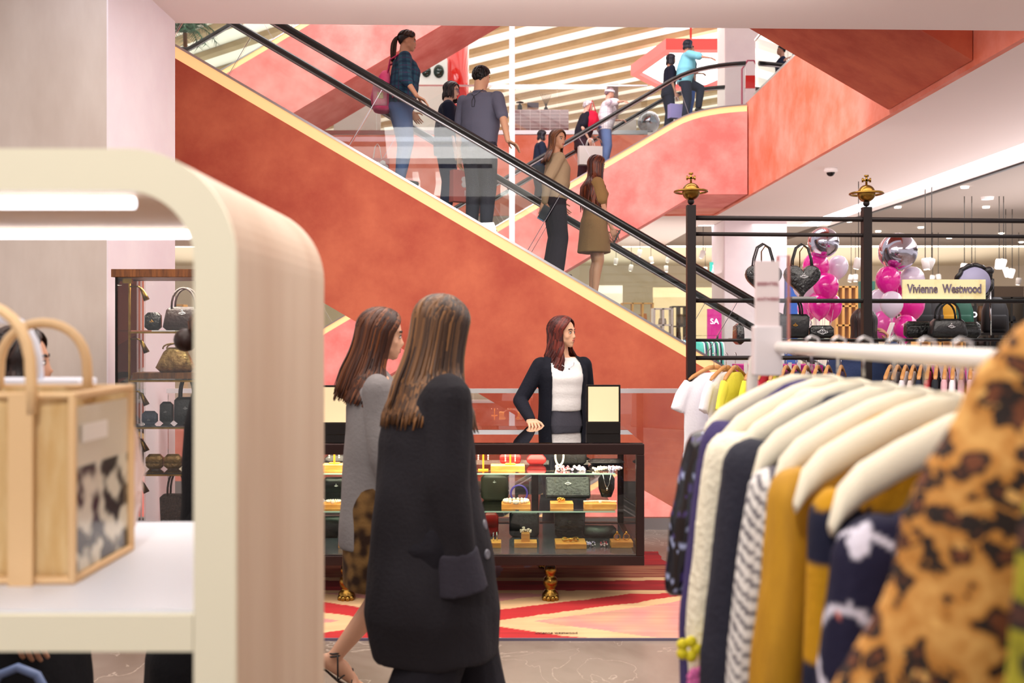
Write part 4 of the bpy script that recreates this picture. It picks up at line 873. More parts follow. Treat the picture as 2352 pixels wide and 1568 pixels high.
def hbag(name, label, loc, sx, sy, sz, m, logo=None, rz=0, r=.02, handle=0, top=1.0, sq=5, cat='handbag', flap=False, grp=None, rr=None, lm=None):
    t = thing(name, loc, label, cat, grp, rz=rz); mb = MB()
    mb.rings([oval((0, 0, z), rx, ry, None, 28, sq) for z, rx, ry in ((0, sx/2-r, sy/2-r), (r, sx/2, sy/2), (sz*.5, sx/2*(1+top)/2, sy/2), (sz-r, sx/2*top, sy/2*.8), (sz, sx/2*top-r, sy/2*.5))]); mb.build('bag_body', m, t, True)
    if flap:
        mb = MB(); mb.rings([oval((0, -.004, z), rx, ry, None, 28, sq) for z, rx, ry in ((sz*.42, sx/2*1.005, sy/2*1.03), (sz-r, sx/2*1.01, sy/2*.86), (sz+.003, sx/2-r, sy/2*.5))]); mb.build('flap', m, t, True)
    if logo:
        mb = MB(); orb(mb, (0, -sy/2-.005, sz*logo[0]), logo[1]); mb.build('orb_emblem', lm or SILVER, t, True)
    if handle:
        for q in ((-1, 1) if not rr else (0,)):
            mb = MB(); w_ = sx*.28; mb.tube([V((w_*math.cos(a)*-1, q*sy*.3, sz-.01+handle*math.sin(a)**.8 if math.sin(a) > 0 else sz-.01)) for a in [PI*i/12 for i in range(13)]], .007 if handle > .05 else .005, 8); mb.build('handle', m, t, True)
    return t
yB = CY0+.55
hbag('wallet', 'red leather wallet at the left of the upper shelf', (PX(1172, yB), yB, S1), .13, .05, .075, REDL, flap=True, cat='wallet'); hbag('wallet', 'open red leather wallet on the upper shelf', (PX(1232, yB), yB, S1), .12, .06, .06, REDL, cat='wallet', flap=True)
hbag('handbag', 'black leather bag with a pearl chain and orb emblem on the upper shelf', (PX(1310, yB), yB, S1), .20, .07, .14, BLK, (.62, .022))
mb = MB(); mb.tube([V((.025*math.cos(a), 0, .055*math.sin(a))) for a in [2*PI*i/24 for i in range(24)]], .006, 6, closed=True); tag(mb.build('pearl_chain', PEARL, loc=(PX(1285, yB-.06), yB-.06, S1+.06), smooth=True), 'looped pearl chain hanging in front of the black bag', 'chain')
hbag('clutch', 'flat black clutch at the right of the upper shelf', (PX(1392, yB), yB, S1), .22, .12, .035, BLK, cat='handbag')
hbag('handbag', 'black bag at the left of the upper shelf behind earring stand', (PX(776, yB), yB, S1), .16, .08, .06, BLK)
t = thing('display_tray', (PX(1305, yF+.12), yF+.12, S2+.04), 'black padded tray with a silver orb emblem', 'display tray'); mb = MB(); mb.box(-.135, .135, -.02, .02, 0, .13, M=Matrix.Rotation(-.55, 4, 'X')); mb.build('tray_body', BLK, t, bevel=.01); mb = MB(); orb(mb, (0, -.024, .085), .026); mb.xf(Matrix.Rotation(-.55, 4, 'X')); mb.build('orb_emblem', SILVER, t, True)
t = thing('necklace_bust', (PX(1393, yF+.1), yF+.1, S2+.05), 'black display bust with a silver necklace on the middle shelf', 'display bust'); mb = MB(); mb.rings([oval((0, 0, z), rx, ry, None, 20) for z, rx, ry in ((0, .030, .02), (.05, .048, .03), (.11, .05, .03), (.14, .03, .022), (.15, .02, .02))]); mb.build('bust', BLK, t, True); mb = MB(); mb.tube([V((-.025, -.022, .14)), V((-.012, -.034, .08)), V((0, -.034, .055)), V((.012, -.034, .08)), V((.025, -.022, .14))], .002, 5); mb.ell((0, -.035, .05), (.007, .004, .009), seg=8, rn=5); mb.build('necklace', SILVER, t, True)
hbag('handbag', 'round olive black bag on the middle shelf beside the black blazer', (PX(1136, yB), yB, S2), .17, .08, .16, mat('olive_black_leather', '2c281c', .4), (.75, .014), sq=2.5)
mb = MB(); mb.tube([V((.05*math.cos(a), 0, .05+.05*math.sin(a))) for a in [2*PI*i/24 for i in range(24)]], .006, 6, closed=True); tag(mb.build('bangle', mat('violet_acrylic', '4c3c98', .2), loc=(PX(1192, yB), yB-.05, S2), smooth=True), 'violet bangle standing on the middle shelf', 'bangle')
hbag('handbag', 'black bag on the middle shelf at the left behind the grey coat', (PX(775, yB), yB, S2), .18, .08, .14, BLK, (.7, .016), flap=True)
hbag('camera_bag', 'boxy black leather bag with an embossed orb on the counter floor', (PX(1204, yB), yB, b0), .185, .08, .165, BLK, (.62, .03), lm=BLK)
hbag('bucket_bag', 'black bucket bag on the counter floor behind the wide wooden block', (PX(1308, yB), yB, b0), .185, .10, .175, BLKC, (.6, .028), top=1.05, lm=BLK)
hbag('pouch', 'soft black pouch lying at the right of the counter floor', (PX(1375, yB), yB, b0), .22, .12, .07, BLK, cat='handbag', sq=2.5)
hbag('wallet', 'red leather case on the counter floor beside the black blazer', (PX(1128, yB), yB, b0), .09, .05, .15, REDL, flap=True, cat='wallet')
hbag('handbag', 'black bag on the counter floor behind the grey coat', (PX(772, yB), yB, b0), .20, .1, .13, BLK)
mb = MB(); mb.tube([V((.0, 0, 0)), V((.0, 0, .05)), V((.022, 0, .055)), V((.022, 0, .004))], .004, 6); tag(mb.build('watch', SILVER, loc=(PX(1137, yF)-.01, yF, b0+.03), smooth=True), 'silver watch standing on a small wooden block', 'watch')
# rug
def rugcol(u, v):       # u in [-1,1] across, v in [0,1] front to back (printed flag pattern)
    n = mnoise.noise(V((u*3, v*2.2, 1)))*.5+mnoise.noise(V((u*11, v*9, 4)))*.25; st = mnoise.noise(V((u*4, v*60, 7)))*.4
    red, dred, cream, pink, grey, tan = [rgb(q) for q in ('c22a2c', '7c1c22', 'e6bc8c', 'd69088', '8c8294', 'b87858')]
    du = abs(u)*.95; y = (v-.42)*2+n*.06; c = mix(pink, cream, max(0, min(1, .35+n*2.5)))
    if v > .5: c = mix(dred, tan, max(0, min(1, .5+st*2.5+n)))
    for s_ in (1, -1):
        d = y+s_*u*.75+.55
        if abs(d) < .24: c = cream
        if abs(d+.04) < .10: c = red
    if abs(y-.22) < .20: c = cream if abs(y-.22) > .12 else mix(red, dred, .5+st)
    if v > .62 and abs(u-.15+n) < .22 and n > .02: c = mix(grey, c, .3)
    if v > .8: c = mix(dred, red, .5+st*2)
    return mix(c, mix(c, (0, 0, 0), .45), max(0, min(1, .25+n+st)))
RX0, RX1, RY0, RY1 = -2.6, 1.02, 4.99, 6.95
mb = MB(); NU, NV = 260, 150
mb.grid(lambda u, v: (RX0+(RX1-RX0)*u+(0 if u < .9 else .06*mnoise.noise(V((v*14, 0, 0)))*(u-.9)*10), RY0+(RY1-RY0)*v, .012+.002*mnoise.noise(V((u*30, v*20, 0)))), NU, NV)
mb.c = [rugcol((p.x+.4)/1.6, (p.y-RY0)/(RY1-RY0)) for p in mb.v]
root = thing('rug', ((RX0+RX1)/2, RY0, 0), 'red, cream and pink worn flag-pattern rug under the glass counter', 'rug')
mb.build('rug_pile', mat('rug_fabric', vcol=True, rough=.95), root, True, cols=True, world=True)
mb = MB(); mb.box(RX0, RX1, RY0-.008, RY0, 0, .013); mb.box(RX0, RX1-.02, RY0, RY1, 0, .008); mb.build('border', mat('rug_border', '6c6478', .9), root, world=True)
text('signature', 'vivienne westwood', .045, (PX(1278, 5.06)-root.location.x, .075, .0155), mat('signature_ink', '2a1a16', .9), root, rot=(0, 0, 0), ext=.0004, sx=.62)
# ================================================================== GLASS CABINET at the left
t = thing('display_cabinet', (-1.9, 6.45, 0), 'tall glass cabinet with a walnut top and brass lamp poles against the pale pillar', 'display cabinet')
KX0, KX1, KY0, KY1, KH = -2.47, -1.35, 6.2, 6.68, 1.935
mb = MB(); mb.box(KX0-.02, KX1+.02, KY0-.02, KY1, KH-.05, KH); mb.box(KX0, KX1, KY0, KY1, .0, .28); mb.build('walnut_top', WALNUT, t, world=True, bevel=.003)
mb = MB(); mb.box(KX0, KX0+.012, KY0, KY1, .28, KH-.05); mb.box(KX1-.012, KX1, KY0, KY1, .28, KH-.05); mb.box(KX0+.012, KX1-.012, KY0, KY0+.008, .28, KH-.05); mb.build('glass_sides', CGLASS, t, world=True)
for x in (-2.12, -1.72):
    mb = MB(); mb.box(x, x+.022, KY1-.03, KY1-.005, .28, KH-.05); mb.build('back_post', WALNUT, t, world=True)
mb = MB(); mb.box(KX0, KX0+.01, KY0-.004, KY0+.006, .28, KH-.05); mb.build('corner_seal', BLACK, t, world=True)
for i, z in enumerate((1.555, 1.25, .955, .66)):
    mb = MB(); mb.box(KX0+.07, KX1-.02, KY0+.04, KY1-.05, z-.008, z); mb.build('glass_shelf', SHG, t, world=True)
    mb = MB(); mb.box(KX0+.07, KX1-.02, KY0+.05, KY0+.065, z-.02, z-.008); mb.build('shelf_support', BRASS, t, world=True)
for x in (-2.405, -1.42):
    mb = MB(); mb.tube([V((x, KY0+.06, .28)), V((x, KY0+.06, KH-.055))], .008, 8); mb.box(x-.04, x+.02, KY0+.045, KY0+.07, KH-.085, KH-.055); pole = mb.build('lamp_pole', BRASS, t, world=True)
    q = 1 if x < -2 else -1
    for z in (1.83, 1.50, 1.17, .88, .62):
        mb = MB(); a = V((x, KY0+.06, z)); mb.tube([a, a+V((q*.055, 0, 0)), a+V((q*.075, 0, -.015))], .005, 6); mb.tube([a+V((q*.07, 0, -.01)), a+V((q*.085, 0, -.035)), a+V((q*.108, 0, -.085))], [.009, .013, .02], 10); mb.build('spot_lamp', BRASS, t, True, world=True)
area('cabinet_lamp', (-1.95, 6.4, 1.85), .8, .3, 9, (1, .88, .75))
yk = 6.42
hbag('wallet', 'dark green croc wallet on the top shelf of the cabinet', (PX(352, yk), yk, 1.555), .105, .05, .115, BLKC, (.5, .016), cat='wallet', lm=GOLD)
hbag('handbag', 'dark brown bag with a tall handle on the top cabinet shelf', (PX(425, yk), yk, 1.555), .27, .11, .15, mat('dark_brown_leather', '2e1c1a', .3, bump=.3, bscale=40), (.75, .03), handle=.13, top=.85)
mb = MB(); mb.box(PX(318, yk), PX(520, yk), yk-.1, yk+.08, 1.25, 1.285); tag(mb.build('wooden_board', WALNUT, world=True), 'walnut board under the gold bag in the cabinet', 'board')
hbag('handbag', 'crinkled gold handbag with jewelled clasps in the glass cabinet', (PX(406, yk), yk-.02, 1.285), .25, .12, .16, mat('gold_leather', 'c29a62', .35, metal=.55, col2='8a6434', scale=22, bump=.8, bscale=24), handle=.035, top=.6, sq=3, r=.03)
hbag('card_wallet', 'blue-grey card wallet on the third cabinet shelf', (PX(352, yk), yk-.06, .955), .10, .03, .085, mat('slate_leather', '3a4258', .4, bump=.3, bscale=50), (.35, .012), cat='wallet')
hbag('wallet', 'black wallet standing behind the blue-grey card wallet', (PX(383, yk), yk, .955), .085, .04, .14, BLK, (.55, .014), cat='wallet')
hbag('handbag', 'black bag with a long handle on the third cabinet shelf', (PX(430, yk), yk, .955), .16, .07, .17, BLK, (.6, .02), handle=.14)
for px, l_ in ((356, 'left gold purse on the fourth cabinet shelf'), (398, 'right gold purse on the fourth cabinet shelf')):
    hbag('purse', l_, (PX(px, yk), yk, .66), .11, .05, .095, MATS['gold_leather'], flap=True, cat='purse')
hbag('basket_bag', 'dark woven basket bag at the bottom of the cabinet', (PX(408, yk), yk, .28), .20, .10, .22, mat('dark_wicker', '4a3430', .6, col2='2a1a1c', scale=70, bump=1, bscale=60), handle=.16, top=1.1)

# ================================================================== FOREGROUND SHELF
SX, SY0, SY1, SZ = -.417, 1.5, 2.21, 1.825
def arch(x1, zt, r, x0, z0, n=14):
    pts = [(x1, z0)]+[(x1-r+r*math.cos(a), zt-r+r*math.sin(a)) for a in [PI/2*i/n for i in range(n+1)]]+[(x0+r-r*math.sin(a), zt-r+r*math.cos(a)) for a in [PI/2*i/n for i in range(n+1)]]+[(x0, z0)]
    return pts
t = thing('display_shelf', (-1.0, 1.85, 0), 'cream arch-topped display shelf standing close at the left', 'display shelf')
o_ = arch(SX, SZ, .165, -1.72, 0); i_ = arch(SX-.0627, SZ-.063, .105, -1.72+.0627, 0)
def archbody(y0, y1): 
    m_ = MB(); m_.rings([[V((x, y0, z)) for x, z in o_]+[V((x, y0, z)) for x, z in i_[::-1]], [V((x, y1, z)) for x, z in o_]+[V((x, y1, z)) for x, z in i_[::-1]]]); return m_
SHM = mat('shaded_tan_side', 'cdb096', .5, col2='dcc4ac', scale=3, stretch=(2, 2, .25)); SHF = mat('cream_lacquer', 'f2ecd2', .45)  # darker tan puts shade and warm reflection on the cream arch's side into colour
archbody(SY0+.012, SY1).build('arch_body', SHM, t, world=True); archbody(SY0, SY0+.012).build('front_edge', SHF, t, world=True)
mb = MB(); mb.box(-1.657, SX-.064, SY0+.012, SY1, 1.067, 1.127); mb.build('shelf_board', mat('white_laminate', 'dcdfe8', .4), t, world=True)
mb = MB(); mb.box(-1.657, SX-.064, SY0, SY0+.012, 1.067, 1.122); mb.build('board_edge', SHF, t, world=True)
for y, x1 in ((1.555, -.57), (2.06, -.49)):
    mb = MB(); mb.tube([V((-1.6, y, SZ-.075)), V((x1-.02, y, SZ-.075))], .009, 10); mb.build('led_tube', mat('shelf_led', 'ffffff', .5, emit=3, ecol='f4f6ff'), t, True, world=True)
area('shelf_led_light', (-1.0, 1.8, SZ-.1), 1.0, .5, 1.3, (.95, .97, 1))
# straw tote
CANV = mat('straw_canvas', 'd4aa6c', .8, col2='ecd09c', scale=6, stretch=(6, 6, 1), bump=.3, bscale=300, contrast=(.3, .7)); PIPE = mat('tan_leather_piping', 'e8c290', .5)
t = thing('tote_bag', (-.95, 1.8, 1.127), 'large straw-coloured tote with clear side panel on the cream shelf', 'tote bag')
TX0, TX1, TY0, TY1, TZ0, TZ1 = -1.17, -.735, 1.665, 1.92, 1.127, 1.442
mb = MB()
def tq(z): k = (z-TZ0)/(TZ1-TZ0); return .012*k
for a, b_ in (((TX0, TY0), (TX1, TY0)), ((TX0, TY1), (TX1, TY1)), ((TX0, TY0), (TX0, TY1))):
    dx, dy = (0, .006) if a[1] == b_[1] else (.006, 0)
    mb.grid(lambda u, v, a=a, b_=b_: V((a[0]+(b_[0]-a[0])*u, a[1]+(b_[1]-a[1])*u+.010*math.sin(u*9)*v*(1 if a[1] == b_[1] else 0), TZ0+.004+(TZ1-TZ0-.004)*v)), 24, 12)
mb.box(TX0, TX1, TY0, TY1, TZ0, TZ0+.006); o = mb.build('bag_body', CANV, t, True, world=True); so = o.modifiers.new('s', 'SOLIDIFY'); so.thickness = .006
def sidecol(y, z):
    n = mnoise.noise(V((y*24, z*24, 0)))+.4*mnoise.noise(V((y*60, z*60, 3))); return mix(rgb('3c3a34'), rgb('e8e2cc'), max(0, min(1, .5+n*2.2)))
mb = MB(); mb.grid(lambda u, v: V((TX1-.003, TY0+.008+(TY1-TY0-.016)*u, TZ0+.01+(TZ1-TZ0-.03)*v)), 60, 70); mb.c = [sidecol(p.y, p.z) if p.z < TZ0+.19 else rgb('e6dcc6') for p in mb.v]; mb.build('printed_side_panel', mat('printed_plastic', vcol=True, rough=.2, coat=.3), t, cols=True, world=True)
mb = MB(); E_ = .007
cor = [V((TX1, TY0, TZ0+.006)), V((TX1, TY1, TZ0+.006)), V((TX1, TY1, TZ1)), V((TX1, TY0, TZ1))]
for a, b_ in ((0, 1), (1, 2), (2, 3), (3, 0)): mb.cap(cor[a], cor[b_], E_, E_, 8)
mb.cap(V((TX0, TY0, TZ1)), cor[3], E_*.8, E_*.8, 8); mb.cap(V((TX0, TY1, TZ1)), cor[2], E_*.8, E_*.8, 8); mb.cap(V((TX0, TY0, TZ0+.006)), cor[0], E_, E_, 8); mb.build('piping', PIPE, t, True, world=True)
for x in (-.815, -.965):
    mb = MB(); mb.box(x-.02, x+.02, TY0-.016, TY0-.010, TZ0, TZ1+.004); mb.build('front_strap', PIPE, t, world=True)
mb = MB(); mb.box(TX1-.001, TX1+.004, 1.70, 1.80, 1.36, 1.39); mb.build('tab', mat('white_tab', 'f2ece4', .5), t, world=True)
for y, xa, xb, zt in ((TY0, -.965, -.80, 1.592), (TY1, -.985, -.815, 1.566)):
    mb = MB(); c_ = (xa+xb)/2; w_ = (xb-xa)/2; mb.tube([V((c_-w_*(1 if i == 0 else math.cos(PI*(i-1)/14)), y-.008, TZ1-.03 if i == 0 else TZ1+.02+(zt-TZ1-.02)*math.sin(PI*(i-1)/14)**.75)) for i in range(15)]+[V((c_+w_, y-.008, TZ1+.02)), V((c_+w_, y-.008, TZ1-.03))], .0095, 10); mb.build('handle', PIPE, t, True, world=True)
t = thing('tote_bag', (-1.06, 2.07, 1.127), 'white tote bag standing behind the straw tote', 'tote bag'); mb = MB(); mb.rings([[V((-.16, -.05, z)), V((.16*(1 if z < .2 else 1.12), -.05, z)), V((.16*(1 if z < .2 else 1.12), .05, z)), V((-.16, .05, z))] for z in (0, .15, .325)]); mb.build('bag_body', mat('white_canvas', 'e9ecf8', .7), t, bevel=.006)
mb = MB(); mb.tube([V((.015-.075*math.cos(PI*i/12), -.03, .32+.13*math.sin(PI*i/12)**.7)) for i in range(13)], .011, 8); mb.build('handle', MATS['white_canvas'], t, True)
def crumple(label, loc, r, seed):
    mb = MB(); mb.ell((0, 0, r[2]), r, seg=16, rn=12); rn = random.Random(seed)
    mb.v = [p*(.8+.5*rn.random()) for p in mb.v]; o = mb.build('tissue_paper', mat('blush_tissue_paper', 'f0dcd8', .7), loc=loc); tag(o, label, 'tissue paper', 'tissue paper by the tote')
crumple('crumpled blush tissue paper beside the straw tote, upper piece', (-.80, 2.02, 1.127), (.045, .04, .10), 2)

# ================================================================== WHITE CLOTHES RAIL in the foreground
RX, RZ = .70, 1.508
t = thing('clothes_rail', (RX, 1.8, 0), 'white enamel clothes rail full of garments, close at the right', 'clothes rail'); RW = mat('white_enamel', 'f2ece6', .18, coat=.5)
mb = MB(); mb.tube([V((RX, .55, RZ)), V((RX, 2.62, RZ)), V((RX-.006, 2.72, RZ-.006)), V((RX-.028, 2.76, RZ-.04)), V((RX-.032, 2.77, RZ-.1)), V((RX-.032, 2.77, .02))], .016, 12); mb.tube([V((RX, .55, RZ)), V((RX, .50, RZ-.03)), V((RX, .49, .02))], .016, 12); mb.build('rail', RW, t, True, world=True)
mb = MB(); mb.tube([V((RX-.25, 2.77, .02)), V((RX+.25, 2.77, .02))], .016, 8); mb.tube([V((RX-.25, .49, .02)), V((RX+.25, .49, .02))], .016, 8); mb.build('base', RW, t, True, world=True)
t = thing('sign_holder', (RX-.03, 2.62, RZ-.02), 'upright acrylic sign holder clipped on the white clothes rail', 'sign')
mb = MB(); mb.box(-.036, .036, -.02, .02, -.055, .075); mb.build('clip', mat('white_acrylic', 'eee6ea', .3), t, bevel=.004)
mb = MB(); mb.box(-.030, .030, -.012, .006, .075, .245); mb.build('card', mat('blush_card', 'eedfe0', .5), t); mb = MB(); mb.box(.030, .058, -.014, .014, .03, .26); mb.build('acrylic_block', glass('acrylic', (.94, .92, .95), .12), t)
for i, s_ in enumerate(('ESSENTIEL', 'ANTWERP')): text('lettering', s_, .0125, (0, -.0135, .185-.040*i), mat('rose_print', 'b07078', .6), t, ext=.0005, off=.0003)
def hangr(y, k=0, yaw=0, grp='cream padded hangers on the white rail', label='cream padded hanger on the white rail'):
    t = thing('clothes_hanger', (RX+.01, y, RZ), label, 'hanger', grp, rz=yaw)
    mb = MB()
    for q in (-1, 1):
        R = []
        for u, zz, hh, th in ((0, -.085, .024, .012), (.05, -.088, .028, .016), (.10, -.106, .029, .020), (.17, -.142, .030, .023), (.22, -.172, .030, .025), (.248, -.20, .026, .024), (.262, -.235, .012, .014)):
            R.append([V((q*u, th*math.cos(2*PI*j/12), zz+hh*math.sin(2*PI*j/12))) for j in range(12)])
        mb.rings(R)
    mb.build('padded_arms', CREAM, t, True)
    mb = MB(); mb.tube([V((0, 0, -.05)), V((0, 0, -.01)), V((.018, 0, .008)), V((.016, 0, .024)), V((0, 0, .03)), V((-.014, 0, .022))], .0025, 6); mb.build('hook', SILVER, t, True); return t
def garment(name, label, cat, y, m, tipx=.26, hemz=.35, bulge=.10, th=.06, seed=1, flare=.10, top=-.075, sl=True, fn=None, slen=.62, amp=.010, vox=.011, sr=.05, yaw=0, parts=()):
    """garment hanging from the rail; its side edge faces the aisle"""
    t = thing(name, (RX+.01, y, RZ), label, cat, 'garments on the white rail' if 0 else None, rz=yaw); R = []; L_ = RZ-hemz
    for i in range(17):
        u = i/16; z = top-.02-(L_+top)*u**1.25
        # half width: neck to shoulder, then body
        hw = .075+(tipx-.075)*min(1, ((-z+top)/.155)) if -z+top < .155 else tipx-.02+flare*((-z-.23)/L_)
        R.append([V((hw*math.copysign(abs(math.cos(a))**.8, math.cos(a)), (th if i > 2 else th*.6)*math.copysign(abs(math.sin(a))**.8, math.sin(a)), z)) for a in [2*PI*j/24 for j in range(24)]])
    mb = MB(); mb.rings(R)
    if sl:
        for q in (-1, 1):
            a = V((q*(tipx-.02), 0, top-.165)); b_ = V((q*(tipx+bulge*.55), -.01, top-.165-slen*.5)); c_ = V((q*(tipx+bulge), -.015, top-.165-slen)); mb.cap(a, b_, sr*1.15, sr, 12); mb.cap(b_, c_, sr, sr*.72, 12)
    c = remesh(mb, vox, 4); wrinkle(c, amp, (16, 16, 3), (seed*3.1, 0, 0))
    if fn: c.c = [fn(p) for p in c.v]
    c.build('fabric', m, t, True, cols=bool(fn)); return t
NAVY = mat('navy_knit', '24213f', .85, bump=.4, bscale=160); PURP = mat('purple_knit', '3b2f66', .85, bump=.3, bscale=160); CRK = mat('cream_knit', 'f0ead4', .85, bump=.4, bscale=60); DNV = mat('dark_navy_cloth', '1d1e30', .8, bump=.2, bscale=90)
MUST = mat('mustard_cloth', 'b07e12', .7, col2='c8941c', scale=5, stretch=(4, 4, 1))
def seq(p): n = mnoise.noise(V((p.x*150, p.y*150, p.z*150))); return rgb('b8c4f0') if n > .52 else (rgb('4c3c80') if n > .34 else rgb('0e0c18'))
garment('sequin_dress', 'black sequinned dress, farthest garment on the white rail', 'dress', 2.40, mat('sequins', vcol=True, rough=.25, coat=.4), .262, .12, .055, .045, 1, fn=seq, slen=.33, flare=.10, sr=.042)
garment('cardigan', 'purple knitted cardigan beside the black sequinned dress', 'cardigan', 2.24, PURP, .258, .2, .05, .045, 2, top=-.052, slen=.75, flare=.02)
g = garment('cardigan', 'cream cardigan with bright embroidered flowers on the white rail', 'cardigan', 2.09, CRK, .270, .2, .045, .045, 3, top=-.060, slen=.75, flare=.03)
rn = random.Random(5)
for i in range(34):
    k = i//5; x = -.325+rn.uniform(-.03, .06); z = -.60-.075*k+rn.uniform(-.02, .02); col = ('e8d820', 'e070b0', '28a080', 'f0e23a', 'c03080')[k % 5]
    mb = MB(); r_ = rn.uniform(.009, .016); cx = V((x, -.075, z))
    for a in range(5): mb.ell(cx+V((r_*math.cos(a*1.257), 0, r_*math.sin(a*1.257))), (r_*.8, .008, r_*.8), seg=8, rn=5)
    mb.build('flower', mat('thread_'+col, col, .6), g, True)
garment('jacket', 'dark navy jacket between the cream cardigan and the cable-striped top', 'jacket', 1.93, DNV, .268, .2, .05, .05, 4, top=-.058, slen=.75)
def cable(p): u = (p.z*42+abs(p.y)*30+p.x*8) % 1; return rgb('e8e6e4') if u < .62 else rgb('605c66')
garment('striped_top', 'grey and white rope-striped top next to the mustard coat', 'top', 1.78, CLOTH, .262, .2, .055, .045, 5, fn=cable, top=-.075, slen=.55, vox=.008, sr=.038)
garment('coat', 'mustard yellow coat hanging in the middle of the white rail', 'coat', 1.66, MUST, .250, .1, .05, .05, 6, top=-.070, slen=.62, sr=.042)
def block(p): return rgb('c08c18') if (p.z > -.215 or -.44 < p.z < -.30) else rgb('1e2036')
garment('jacket', 'mustard and navy colour-block jacket beside the mustard coat', 'jacket', 1.47, CLOTH, .248, .12, .015, .05, 7, fn=block, top=-.070, slen=.7, sr=.038, flare=.03)
def lattice(p):
    u = (p.x+p.y*.8)*9+p.z*7; v = (p.x+p.y*.8)*9-p.z*7; 
    if abs(u-round(u)) < .05 or abs(v-round(v)) < .05: return rgb('d8d4e4')
    q = mnoise.noise(V((p.x*22, p.y*22, p.z*22)))
    return rgb('e08070') if q > .55 else rgb('1c1a34')
garment('dress', 'navy dress with white lattice lines and coral flowers beside the leopard coat', 'dress', 1.31, CLOTH, .255, .12, .03, .055, 8, fn=lattice, top=-.09, slen=.6, sr=.05, vox=.008)
def leopard(name, base, base2, dark, mid, sc):
    m = bpy.data.materials.new(name); m.use_nodes = True; nt = m.node_tree; N = nt.nodes; L = nt.links; b = N['Principled BSDF']; b.inputs['Roughness'].default_value = .85
    tc = N.new('ShaderNodeTexCoord'); nz = N.new('ShaderNodeTexNoise'); nz.inputs['Scale'].default_value = sc*.9; nz.inputs['Detail'].default_value = 3; L.new(tc.outputs['Object'], nz.inputs[0])
    mx = N.new('ShaderNodeMixRGB'); mx.inputs[0].default_value = .06; L.new(tc.outputs['Object'], mx.inputs[1]); L.new(nz.outputs['Color'], mx.inputs[2])
    vo = N.new('ShaderNodeTexVoronoi'); vo.inputs['Scale'].default_value = sc; L.new(mx.outputs[0], vo.inputs['Vector'])
    r = N.new('ShaderNodeValToRGB'); e = r.color_ramp.elements; e[0].position = 0; e[0].color = (*rgb(mid), 1); e[1].position = .24; e[1].color = (*rgb(mid), 1)
    for p, c in ((.29, dark), (.47, dark), (.51, base), (1, base2)): x = e.new(p); x.color = (*rgb(c), 1)
    L.new(vo.outputs['Distance'], r.inputs[0])
    n2 = N.new('ShaderNodeTexNoise'); n2.inputs['Scale'].default_value = sc*1.3; L.new(tc.outputs['Object'], n2.inputs[0]); r2 = N.new('ShaderNodeValToRGB'); r2.color_ramp.elements[0].position = .61; r2.color_ramp.elements[1].position = .64; r2.color_ramp.elements[0].color = (0, 0, 0, 1); r2.color_ramp.elements[1].color = (1, 1, 1, 1); L.new(n2.outputs[0], r2.inputs[0])
    n3 = N.new('ShaderNodeTexNoise'); n3.inputs['Scale'].default_value = sc*.35; L.new(tc.outputs['Object'], n3.inputs[0]); r3 = N.new('ShaderNodeValToRGB'); r3.color_ramp.elements[0].position = .4; r3.color_ramp.elements[1].position = .6; r3.color_ramp.elements[0].color = (*rgb(base), 1); r3.color_ramp.elements[1].color = (*rgb(base2), 1); L.new(n3.outputs[0], r3.inputs[0])
    m2 = N.new('ShaderNodeMixRGB'); L.new(r2.outputs[0], m2.inputs[0]); L.new(r.outputs[0], m2.inputs[1]); L.new(r3.outputs[0], m2.inputs[2]); L.new(m2.outputs[0], b.inputs['Base Color']); return m
def furcoat(name, label, y, m, outline, th, seed):
    """outline: (z, left x) of the bulky coat at its depth"""
    t = thing(name, (RX, y, RZ), label, 'coat'); R = []
    for z, xl in outline:
        hw = RX-xl; R.append([V((hw*math.cos(a), th*(1.0 if z < RZ-.05 else .6)*math.sin(a), z-RZ)) for a in [2*PI*j/32 for j in range(32)]])
    mb = MB(); mb.rings(R); c = remesh(mb, .011, 4); wrinkle(c, .012, (9, 9, 5), (seed, 2, 0)); c.build('fabric', m, t, True); return t
LEO = leopard('leopard_print', 'b4762e', 'e0ac62', '231612', '6c3a20', 33); LEG = leopard('olive_leopard_print', '8c8418', 'b4a830', '1e1a18', '4c2c22', 28)
furcoat('leopard_coat', 'orange leopard-print coat, large and blurred at the right edge', 1.02, LEO, [(1.575, .56), (1.55, .515), (1.51, .475), (1.47, .455), (1.42, .425), (1.36, .400), (1.30, .385), (1.20, .335), (1.12, .30), (1.0, .28), (.7, .25), (.3, .24)], .085, 3)
furcoat('leopard_coat', 'olive green leopard-print coat at the very right edge', .84, LEG, [(1.50, .50), (1.46, .455), (1.40, .425), (1.30, .41), (1.20, .40), (1.0, .38), (.6, .36), (.3, .35)], .05, 5)
for y in (2.36, 2.17, 2.01, 1.85, 1.71, 1.575, 1.40): hangr(y)

